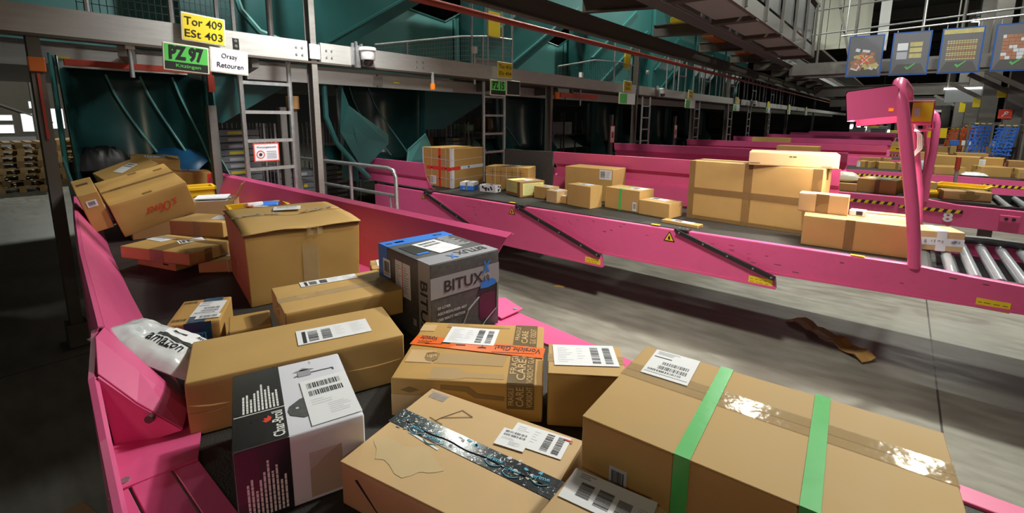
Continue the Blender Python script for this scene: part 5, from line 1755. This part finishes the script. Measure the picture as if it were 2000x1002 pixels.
ords = ('nearest', 'second', 'third', 'fourth', 'fifth', 'sixth')
for k in range(-1, 6):
    n_ = ('left cut-off',) + ords
    slide(k, n_[k + 1] + ' dark teal parcel slide rising under the sorter', n_[k + 1] + ' teal hopper wall painted in a lit tone behind the walkway rail')
t = thing('parcel_slide', 'rounded teal slide wall with bolted flange over the near chute', 'slide', (-5.75, 0, 0), group='teal parcel slides')
MB().yz([(1.7, 2.62), (3.2, 2.62), (3.2, 4.6), (1.7, 4.6)], -.05, 0).build('wall_panel', 'teal', t)
MB().tube([(.01, 2.18, 4.2), (.01, 2.2, 3.2), (.01, 2.27, 2.95), (.01, 2.45, 2.75), (.01, 2.75, 2.66)], .03, 6).build('curved_flange', 'teal_lit', t, smooth=True)
o = MB().bx(-4.85, -4.8, 6.0, 6.3, 3.15, 3.55).build('warning_board', 'sign_yellow')
o.location = (-.68, 0, 0)
tag(o, 'yellow and red warning board behind the curved wire guard', 'sign')
o = MB().bx(-5.32, -5.29, 10.62, 10.9, 3.0, 3.45).build('warning_board', 'sign_yellow')
tag(o, 'yellow warning board behind the third wire guard', 'sign')


def spiral_chute(label, x, yc, hw, z0, z1, depth, right_flap, ribs):
    t = thing('chute', label, 'chute', (x, yc, 0), group='teal chutes over the conveyors')
    n = 18
    def wall(a, z):
        # concave back wall, leaning out over the belt towards the bottom
        f = (z - z0) / (z1 - z0)
        e = .25 * (1 - f) ** 2
        return V((-depth * math.sin(a) * (1 - .15 * f) - .05, -hw * math.cos(a) * (1 - .06 * (1 - f)), z)) + V((e * math.sin(a), 0, 0))
    rows = [[wall(math.pi * i / n, z0 + (z1 - z0) * j / 8) for i in range(n + 1)] for j in range(9)]
    MB().grid(rows).build('slide_sheet', 'teal_gloss', t, smooth=True, solid=.01)
    rows = []
    for j in range(7):                                    # outlet floor, sloping down to the belt
        f = j / 6
        rows.append([V((-depth * (1 - f) + .42 * f - .1, y * (1 - .05 * f), .868 + (.46) * (1 - f) ** 1.7)) for y in (-hw * .94, -hw * .4, 0, hw * .4, hw * .94)])
    MB().grid(rows).build('outlet_floor', 'teal', t, smooth=True, solid=.012)
    for k in range(ribs):
        pts = [wall(math.pi * (.42 + .16 * k + .30 * s_ / 9), z1 - .1 - (z1 - z0 - .2) * (s_ / 9) ** .8) + V((.03, 0, 0)) for s_ in range(10)]
        MB().tube(pts, .012, 6).build('rib', 'teal_lit', t, smooth=True)
    b = MB().prism([(-.12, -hw - .01, z1), (.10, -hw - .06, z1), (.06, -hw - .06, z0 + .45), (.30, -hw - .02, z0 + .05), (.30, -hw - .01, .87), (-.12, -hw - .01, .87)], (0, -.012, 0))
    b.build('side_plate', 'teal', t)
    if right_flap:
        b = MB().prism([(-.12, hw + .01, z1), (.02, hw + .01, z1), (.06, hw + .02, z0 + .35), (.30, hw + .05, z0 + .10), (.30, hw + .05, .87), (-.12, hw + .01, .87)], (0, .012, 0))
        b.build('side_plate', 'teal', t)
    return t


T1 = spiral_chute('glossy teal spiral chute emptying onto the near conveyor', -5.55, 1.27, .56, 1.0, 2.3, .78, True, 3)
b = MB().grid([[V((-.62 + .25 * i, .10 + .42 * j / 3, 1.36 + .09 * j - .16 * i + .05 * math.sin(3 * j))) for j in range(4)] for i in range(3)])
b.build('blue_liner', 'blue_sheet', T1, smooth=True, solid=.006)
T2 = spiral_chute('glossy teal spiral chute emptying onto the second conveyor', -6.35, 4.55, .72, 1.05, 2.38, .85, True, 2)
b = MB().prism([(.45, -1.02, 2.2), (.5, -.95, 1.95), (.62, -.42, 1.55), (.62, -.42, 1.42), (.5, -.78, 1.05), (.40, -1.05, 1.6)], (-.02, .01, 0))
b.build('hinged_flap', 'teal', T2, bevel=.004)
b = MB().tube([(.36, -1.22, 2.3), (.38, -1.23, 1.8), (.42, -1.12, 1.45), (.5, -.9, 1.15), (.55, -.72, .95)], .035, 8)
b.build('guide_rim', 'teal', T2, smooth=True)
b = MB().prism([(.62, .28, 1.55), (.62, .46, 1.22), (.62, .40, 1.0), (.45, .0, .92), (.40, .1, 1.3)], (-.02, 0, .01))
b.build('outlet_cheek', 'teal_lit', T2, bevel=.004)
for k in range(2, 6):
    T3 = spiral_chute(ords[k] + ' teal chute deep in the dark under the platform', -6.4, 4.5 + 3.75 * (k - 1), .7, 1.05, 2.38, .85, True, 1)
    for sy in (-1, 1):
        MB().bx(-.4, -.34, sy * .5 - .03, sy * .5 + .03, 0, .95).build('leg', 'steel_brown', T3)
t = thing('parcel_slide', 'teal hopper underside sloping right of the near chute', 'slide', (-6.2, 0, 0), group='teal parcel slides')
MB().prism([(0, 1.85, 2.3), (0, 1.85, 1.75), (0, 2.15, 1.72), (0, 2.95, 2.2), (0, 2.95, 2.4)], (-.7, 0, 0)).build('trough_side', 'teal', t)
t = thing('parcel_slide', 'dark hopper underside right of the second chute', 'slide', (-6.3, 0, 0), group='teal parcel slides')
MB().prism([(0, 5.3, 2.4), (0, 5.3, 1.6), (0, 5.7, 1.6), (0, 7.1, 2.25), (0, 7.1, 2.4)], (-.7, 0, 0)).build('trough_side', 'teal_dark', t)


# the dim store behind the chutes
def roll_cage(x, y, label, rows_, w=.72, d=.6, h=1.7, m='grey_plastic', fill='tray'):
    t = thing('roll_cage', label, 'roll cage', (x, y, 0), group='roll cages behind the chutes')
    b = MB()
    for yy in (-w / 2, w / 2):
        for xx in (-d / 2, d / 2):
            b.bar((xx, yy, .12), (xx, yy, h), .025, .025)
        for k in range(9):
            b.bar((-d / 2, yy, .2 + k * .18), (d / 2, yy, .2 + k * .18), .006, .006)
        for k in range(6):
            b.bar((-d / 2 + d * k / 5, yy, .12), (-d / 2 + d * k / 5, yy, h), .006, .006)
    for k in range(12):
        b.bar((-d / 2, -w / 2 + w * k / 11, .12), (-d / 2, -w / 2 + w * k / 11, h), .006, .006)
    b.build('wire_frame', 'galv', t)
    MB().bx(-d / 2, d / 2, -w / 2, w / 2, .12, .15).build('base', 'steel_dark', t)
    for sx in (-1, 1):
        for sy in (-1, 1):
            MB().tube([(sx * d * .4, sy * w * .4 - .015, .06), (sx * d * .4, sy * w * .4 + .015, .06)], .06, 12).build('wheel', 'rubber', t)
    for k in range(rows_):
        o = MB().bx(-d * .42, d * .42, -w * .44, w * .44, 0, .085).build('mail_tray', m, None, bevel=.01)
        o.location = (x, y, .152 + k * .092)
        tag(o, 'grey mail tray in a tall stack inside a roll cage', 'tray', 'stacked mail trays')
        MB().bx(d * .42, d * .425, -.1, .1, .02, .06).build('address_label', 'paper_grey' if k % 3 else 'sign_yellow', o)


roll_cage(-7.4, 2.62, 'roll cage of grey mail trays seen left of the big ladder', 16)
roll_cage(-7.3, 3.45, 'wire roll cage seen through the big ladder', 9)
roll_cage(-8.6, 4.9, 'dim roll cage left of the second chute', 8)
roll_cage(-8.4, 7.79, 'dim roll cage right of the second chute', 13)
roll_cage(-8.4, 11.4, 'dim roll cage behind the third chute', 10)
for i, (x, y, z, w_, h_, m) in enumerate(((-8.5, 6.3, 1.45, .5, .3, 'kraft'), (-8.5, 9.3, 1.5, .45, .3, 'kraft'), (-8.6, 7.05, 1.1, .5, .25, 'banner_box'), (-8.6, 10.1, .9, .5, .3, 'kraft'), (-8.6, 13.0, 1.3, .5, .4, 'paper'), (-8.6, 8.5, 1.45, .3, .2, 'sign_green'))):
    t = thing('shelf', ('shelf with brown carton left in the dark gap', 'shelf with pale carton near the second ladder', 'low shelf with a reddish carton by the red taped box', 'shelf with a carton behind the second ladder', 'shelf with white bundle in the far dark gap', 'shelf with green box in the dark')[i], 'shelf', (x, y, 0), group='shelves in the dark')
    MB().bx(-.3, .3, -.36, .36, z - .03, z).build('board', 'steel_dark', t)
    for sy in (-1, 1):
        for sx in (-1, 1):
            MB().bx(sx * .28 - .02, sx * .28 + .02, sy * .34 - .02, sy * .34 + .02, 0, 2.0).build('upright', 'steel_dark', t)
    P = Parcel('parcel', ('brown carton on the dark shelf left of the second chute', 'pale carton on the shelf near the second ladder', 'reddish carton on the low dark shelf', 'carton on the shelf behind the second ladder', 'white bundle on the far dark shelf', 'green box on a shelf in the dark')[i], (x, y, z), 90, (w_, .4, h_), m)
    P.label('front', w_ / 2, h_ / 2, .2, h_ * .6, 0, 'txt')

# pallets and bright windows far left
def pallet(i, x, y, z, yaw, label):
    t = thing('pallet', label, 'pallet', (x, y, z), (0, 0, R(yaw)), 'stacked wooden pallets')
    m = 'wood' if i % 3 != 1 else 'wood_dark'
    b = MB()
    for k in range(5):
        b.bx(-.6, .6, -.36 + k * .18 - .06, -.36 + k * .18 + .06, .122, .144)
    b.build('deck_boards', m, t)
    b = MB()
    for k in (-1, 0, 1):
        b.bx(k * .53 - .07, k * .53 + .07, -.4, .4, .10, .122)
    b.build('cross_boards', m, t)
    for kx in (-1, 0, 1):
        for ky in (-1, 0, 1):
            MB().bx(kx * .53 - .07, kx * .53 + .07, ky * .34 - .06, ky * .34 + .06, .022, .10).build('block', m, t)
    b = MB()
    for ky in (-1, 0, 1):
        b.bx(-.6, .6, ky * .34 - .06, ky * .34 + .06, 0, .022)
    b.build('runners', m, t)


nth = ('lowest', 'second', 'third', 'fourth', 'fifth', 'sixth', 'seventh', 'topmost')
for i in range(8):
    pallet(i, -16.3, 1.13 + rnd.uniform(-.03, .03), i * .1455, rnd.uniform(-2, 2), nth[i] + ' wooden pallet in the left, nearer stack')
for i in range(8):
    pallet(i + 1, -17.4, 2.28 + rnd.uniform(-.03, .03), i * .1455, rnd.uniform(-2, 2), nth[i] + ' wooden pallet in the stack right of the nearer one')
t = thing('lit_office', 'bright lit office front far behind the pallets', 'office', (-25, 2.4, 0))
MB().bx(-.2, 0, -3, 3, 0, 3.2).build('wall', 'steel_brown', t)
for i, (y0, y1, z0, z1) in enumerate(((-1.4, -.62, 1.55, 1.8), (-1.4, -.62, 1.1, 1.45), (-.45, -.1, 1.15, 1.85), (.0, .75, 1.25, 2.05), (1.0, 1.6, 1.55, 1.95), (1.0, 1.6, 1.0, 1.3), (-.2, .3, 2.0, 2.3))):
    f = MB().bx(0, .03, y0, y1, z0, z1).build('window', 'steel_dark', t)
    MB().bx(.03, .04, y0 + .03, y1 - .03, z0 + .03, z1 - .03).build('pane', 'window_glow', f)
MB().bar((.05, -1.0, 2.2), (.05, .4, 1.5), .08, .06).build('stair_rail', 'steel_dark', t)
o = MB().bx(-24.8, -24.6, .9, 2.4, .0, 1.0).build('grey_container', 'grey_plastic')
tag(o, 'grey container in front of the lit office', 'container')
o = MB().bx(-13, -12.9, -3.0, .6, 2.35, 2.6).build('dark_fascia', 'dark')
tag(o, 'dark overhead fascia at the far left', 'fascia')
for i, (x, y) in enumerate(((-19.5, 1.9), (-21, 3.3))):
    o = MB().bx(-.1, .1, -.1, .1, 0, 5).build('hall_column', 'steel_dark')
    o.location = (x, y, 0)
    tag(o, ('dark hall column behind the pallets', 'second dark hall column behind the pallet stacks')[i], 'column')

# ------------------------------------------------------------------ right background
t = thing('banner_rail', 'thin pale rail from which the four blue framed banners hang', 'rail', (0, 16, 4.11))
MB().tube([(-1.6, 0, -.03), (2.4, 0, .12)], .022, 8).build('rod', 'galv', t, smooth=True)
for x in (-1.5, .1, 1.9):
    MB().tube([(x, .0, .03), (x, .3, 3)], .015, 6).build('hanger', 'galv', t)


def banner(x0, label, kind):
    w, h = .76, 1.07
    t = thing('banner', label, 'banner', (x0 + w / 2, 16, 4.04 - h), (0, 0, R(3)), 'loading picture banners')
    MB().bx(-w / 2, w / 2, -.008, .008, 0, h).build('frame', 'blue_frame', t)
    for x in (-.3, .3):
        MB().tube([(x, 0, h - .02), (x, 0, h + .075 + .03 * (x0 + x))], .008, 6).build('hook', 'galv', t)
    F = lambda x0_, x1_, z0, z1, m, n_, y=-.0095: MB().bx(x0_, x1_, y - .001, y, z0, z1).build(n_, m, t)
    a, c = w / 2 - .03, h - .03
    F(-a, a, .03, c, 'banner_grey', 'picture')
    MB().xz([(-a, .03), (a, .03), (a - .12, .28), (-a + .12, .28)], -.0125, -.0115).build('picture_floor', 'banner_floor', t)
    q = random.Random(kind)
    b = MB()
    if kind == 0:
        for i in range(46):
            x, z = q.uniform(-.27, .27), .22 + abs(q.gauss(0, .2))
            b.box((x * (1 - .5 * z), -.014 - .00005 * i, z), (q.uniform(.08, .17), .001, q.uniform(.06, .12)), q.choice((0, 0, 1, 2)), Matrix.Rotation(q.uniform(-.5, .5), 3, 'Y'))
    elif kind == 1:
        b.bx(-.27, -.06, -.015, -.014, .62, .80, 2)
        b.bx(-.27, -.06, -.015, -.014, .40, .58, 3)
        for i in range(3):
            b.bx(-.02, .22, -.015, -.014, .42 + .14 * i, .53 + .14 * i, 4)
    elif kind == 2:
        for i in range(11):
            for j in range(10):
                b.bx(-.26 + i * .049, -.222 + i * .049, -.015, -.014, .32 + j * .047, .355 + j * .047, (1, 4, 0)[(i * 3 + j * 5) % 3])
        b.bx(-a, a, -.015, -.014, .93, c, 4)
    else:
        for j in range(7):
            x = -.24
            while x < .28:
                L = q.uniform(.06, .13)
                b.bx(x, x + L - .006, -.015, -.014, .27 + j * .08, .344 + j * .08, q.choice((0, 0, 0, 2)))
                x += L
    b.build('picture_parcels', ['banner_box', 'banner_gold', 'paper_grey', 'ink_grey', 'banner_gold'], t)
    if kind == 0:
        b = MB().bar((-.10, -.017, .33), (.10, -.017, .55), .03, .001, up=(0, 1, 0))
        b.bar((-.10, -.0172, .55), (.10, -.0172, .33), .03, .001, up=(0, 1, 0))
        b.build('red_cross', 'ink_red', t)
    else:
        b = MB().xz([(-.08, .20), (-.05, .23), (-.02, .19), (.12, .30), (.12, .27), (-.02, .13)], -.018, -.017)
        b.build('check_mark', 'banner_green', t)


for i, (x, l) in enumerate(((-1.40, 'blue framed banner showing tumbled parcels and a red cross'), (-.47, 'blue framed banner with pale squares and check mark, second from left'), (.47, 'blue framed banner showing a wire grid and check mark'), (1.40, 'blue framed banner of stacked brown parcels cut by the photo edge'))):
    banner(x, l, i)
t = thing('wall_cladding', 'cream sheet cladding behind the banners at the top', 'cladding', (-1.7, 20.5, 4.3))
for k in range(4):
    MB().bx(-1.2 + k * .42, -.8 + k * .42, -.02, .02, 0, 4).build('sheet', 'cream', t)
b = MB().bx(-.02, .24, -.3, -.1, -.3, 3.5)
o = b.build('white_column', 'white_plastic')
o.location = (-.95, 19.5, 4.3)
tag(o, 'white vertical duct left of the first banner top', 'duct')
t = thing('stair_railing', 'grey railing of the high walkway behind the banners', 'railing', (0, 17.5, 4.1))
for z in (.3, 1.0):
    MB().tube([(-2.5, 0, z), (4, 0, z + .3)], .025, 8).build('rail', 'galv', t)
for x in (-2.3, -1.4, .1, .9, 2.4):
    MB().tube([(x, 0, -.6), (x, 0, 3.5)], .04, 8).build('upright', 'steel_dark', t)
MB().bx(-3, 4, -.1, .6, -.9, -.55).build('walkway', 'steel_dark', t)
MB().bar((-2.2, .1, 2.4), (-1.5, .1, -.4), .09, .07).build('brace', 'steel_dark', t)
gl = ('nearest', 'second', 'third', 'fourth', 'fifth')
for k in range(5):
    y = 20.5 + 6.5 * k
    girder('roof_girder', gl[k] + ' grey girder crossing the hall below the banners', (-3.5, y, (3.55, 3.15, 2.85, 2.75, 2.7)[k]), (2.4, y, (3.55, 3.15, 2.85, 2.75, 2.7)[k] + .02), .45, .3, 'steel_dark', 'crossing girders')
for k, (x, y, w, l, m) in enumerate(((2.46, 17.5, .34, 'dark hall column at the right photo edge', 'steel_brown'), (2.18, 18.2, .34, 'pale hall column just left of the dark edge column', 'steel_dark'), (2.1, 22.6, .4, 'hall column behind the blue strap nets', 'steel_dark'), (2.05, 27, .4, 'hall column behind the orange strap nets', 'steel_dark'), (2.0, 32, .4, 'distant hall column left of the net columns', 'steel_dark'), (1.9, 40, .4, 'most distant hall column of the right row', 'steel_dark'))):
    t = thing('hall_column', l, 'column', (x, y, 0), group='right hall columns')
    MB().bx(-w / 2, w / 2, -w / 2, w / 2, 0, 7).build('shaft', m, t)
    MB().bar((-w / 2, 0, 2.6), (-w / 2 - .8, 0, 3.1), .1, .12).build('bracket', m, t)
    MB().bx(-w / 2 - .04, w / 2 + .04, -w / 2 - .04, w / 2 + .04, 0, .5).build('base', m, t)


def net(x0, y, w, z0, z1, m, label, seed):
    t = thing('strap_net', label, 'net', (x0, y, 0), group='cargo strap nets')
    q = random.Random(seed)
    n = 7
    for i in range(n):
        x = w * i / (n - 1)
        pts = [(x + q.uniform(-.03, .03) - .12 * (1 - f), q.uniform(-.03, .03), z0 + (z1 - z0) * f) for f in (0, .33, .66, 1)]
        b = MB()
        for a, c in zip(pts, pts[1:]):
            b.bar(a, c, .035, .006, up=(0, 1, 0))
        b.build('vertical_strap', m, t)
    for j in range(8):
        z = z0 + .05 + (z1 - z0 - .1) * j / 7
        b = MB()
        for i in range(4):
            b.bar((w * i / 4 - .06, -.02, z + q.uniform(-.03, .03)), (w * (i + 1) / 4 - .06, -.02, z + q.uniform(-.03, .03)), .035, .006, up=(0, 1, 0))
        b.build('cross_strap', m, t)
    for i in range(3):
        MB().bar((w * i / 3, -.03, z1 + .02), (w * i / 3 + w * .22, -.03, z1 + .02), .03, .03, up=(0, 1, 0)).build('yellow_hook', 'warn_yellow', t)
    MB().bar((-.1, 0, z1 + .04), (w + .1, 0, z1 + .04), .03, .03).build('hanging_bar', 'steel_dark', t)
    for x in (-.1, w + .1):
        MB().bar((x, 0, 0), (x, 0, z1 + .06), .04, .04).build('stand', 'steel_dark', t)


net(1.42, 17.3, .36, .95, 1.74, 'blue_strap', 'blue strap net hanging at the right, left half of the pair', 1)
net(1.84, 17.0, .36, .95, 1.70, 'blue_strap', 'blue strap net nearest the dark right edge', 2)
net(1.48, 20.6, .36, .95, 1.66, 'orange_strap', 'orange strap net just left of the blue ones', 3)
net(1.22, 21.5, .36, .95, 1.56, 'orange_strap', 'orange strap net farther left of the pair', 4)
t = thing('fire_sign', 'red fire hose sign with white pictogram on the right column', 'sign', (2.02, 18.0, 2.02))
MB().bx(-.13, .13, -.012, 0, -.12, .12).build('board', 'ink_red', t)
b = MB()
b.tube([(.03 * math.cos(a) + .02, -.016, .03 * math.sin(a) + .02) for a in [i * .5 for i in range(12)]], .012, 6)
b.bar((-.06, -.016, -.07), (.0, -.016, .0), .02, .004, up=(0, 1, 0))
b.build('pictogram', 'paper', t)
for i, (x, y, z0, z1, l) in enumerate(((1.918, 18.2, 2.45, 2.72, 'yellow board on the pale column beside the fire sign'), (1.808, 22.6, 2.3, 2.62, 'yellow board on the column behind the strap nets'), (1.758, 27, 2.2, 2.7, 'distant yellow board by the right columns'))):
    o = MB().bx(-.09, .09, -.03, .03, z0, z1).build('yellow_board', 'sign_yellow')
    o.location = (x, y, 0)
    tag(o, l, 'board')
t = thing('screen', 'grey screen unit hanging under the second girder', 'screen', (1.65, 25.5, 2.55))
MB().bx(-.55, .55, -.1, .1, 0, .5).build('housing', 'grey_plastic', t)
MB().bx(-.6, .6, -.12, .12, .5, .56).build('lamp_strip', 'tube_glow', t)
for x in (-.5, .5):
    MB().bx(x - .02, x + .02, -.02, .02, .56, 8.45).build('hanger', 'steel_dark', t)
# far end clutter: containers in rows
q = random.Random(5)
for i in range(16):
    y = 28.2 + 2.2 * i
    x = q.uniform(-2.6, 1.0)
    t = thing('container', 'grey wheeled mail container standing far down the hall', 'container', (x, y, 0), group='far mail containers')
    MB().bx(-.4, .4, -.35, .35, .2, 1.0 + .3 * (i % 2)).build('tub', q.choice(('grey_plastic', 'banner_grey', 'steel_dark')), t, bevel=.03)
    MB().bx(-.42, .42, -.37, .37, 1.0 + .3 * (i % 2), 1.05 + .3 * (i % 2)).build('rim', q.choice(('sign_yellow', 'grey_plastic', 'galv')), t)
    for sx in (-1, 1):
        MB().tube([(sx * .3, -.03, .1), (sx * .3, .03, .1)], .1, 10).build('wheel', 'rubber', t)
    MB().bx(-.12, .12, -.354, -.35, .6, .9).build('label_plate', 'paper_grey', t)
for i in range(3):
    o = MB().bx(-.8, .8, -.3, .3, 0, .9 + .2 * i).build('machine_cabinet', 'grey_plastic')
    o.location = (2.6 + .5 * i, 31 + 9 * i, 0)
    tag(o, ('grey machine cabinet far behind the second lamp arch', 'second grey machine cabinet farther back', 'farthest grey machine cabinet')[i], 'cabinet')

for i in range(7):
    t = thing('tube_light', 'bright upright tube light in the row at the far hall end', 'light', (-4.3 + .62 * i, 62, 0), group='far tube lights')
    MB().bx(-.16, .16, -.1, .1, 0, 1.7).build('stand', 'steel_dark', t)
    MB().bx(-.13, .13, -.14, -.1, 1.0 - .06 * i, 1.42 - .1 * i).build('tube', 'lamp_glow', t)

# torn cardboard on the floor under the second conveyor
t = thing('cardboard_scrap', 'torn folded cardboard strip lying on the floor between the conveyors', 'cardboard', (-.25, 4.5, 0), (0, 0, R(-36)))
b = MB().grid([[(-.42 + .07 * i, y + .02 * math.sin(i), .012 + .03 * abs(math.sin(i * 1.1)) + .012 * (y > 0)) for y in (-.07, 0, .06)] for i in range(7)])
b.build('torn_strip', 'kraft_dark', t, solid=.005)
b = MB().grid([[(.0 + .07 * i, y - .01 * i, .03 + .02 * math.sin(i * 2) + .02 * (y > 0)) for y in (-.08, 0, .05)] for i in range(6)])
b.build('torn_strip', 'kraft_warm', t, solid=.005)
for i, (x, y) in enumerate(((-2.75, 4.05), (-1.1, 6.1))):
    o = MB().xy([(0, 0), (.12, .02), (.10, .08), (.02, .07)], .001, .004).build('paper_scrap', ('kraft', 'paper_grey')[i])
    o.location = (x, y, 0)
    tag(o, ('tiny brown scrap on the floor under the second conveyor', 'grey scrap on the floor beyond the second conveyor')[i], 'scrap')
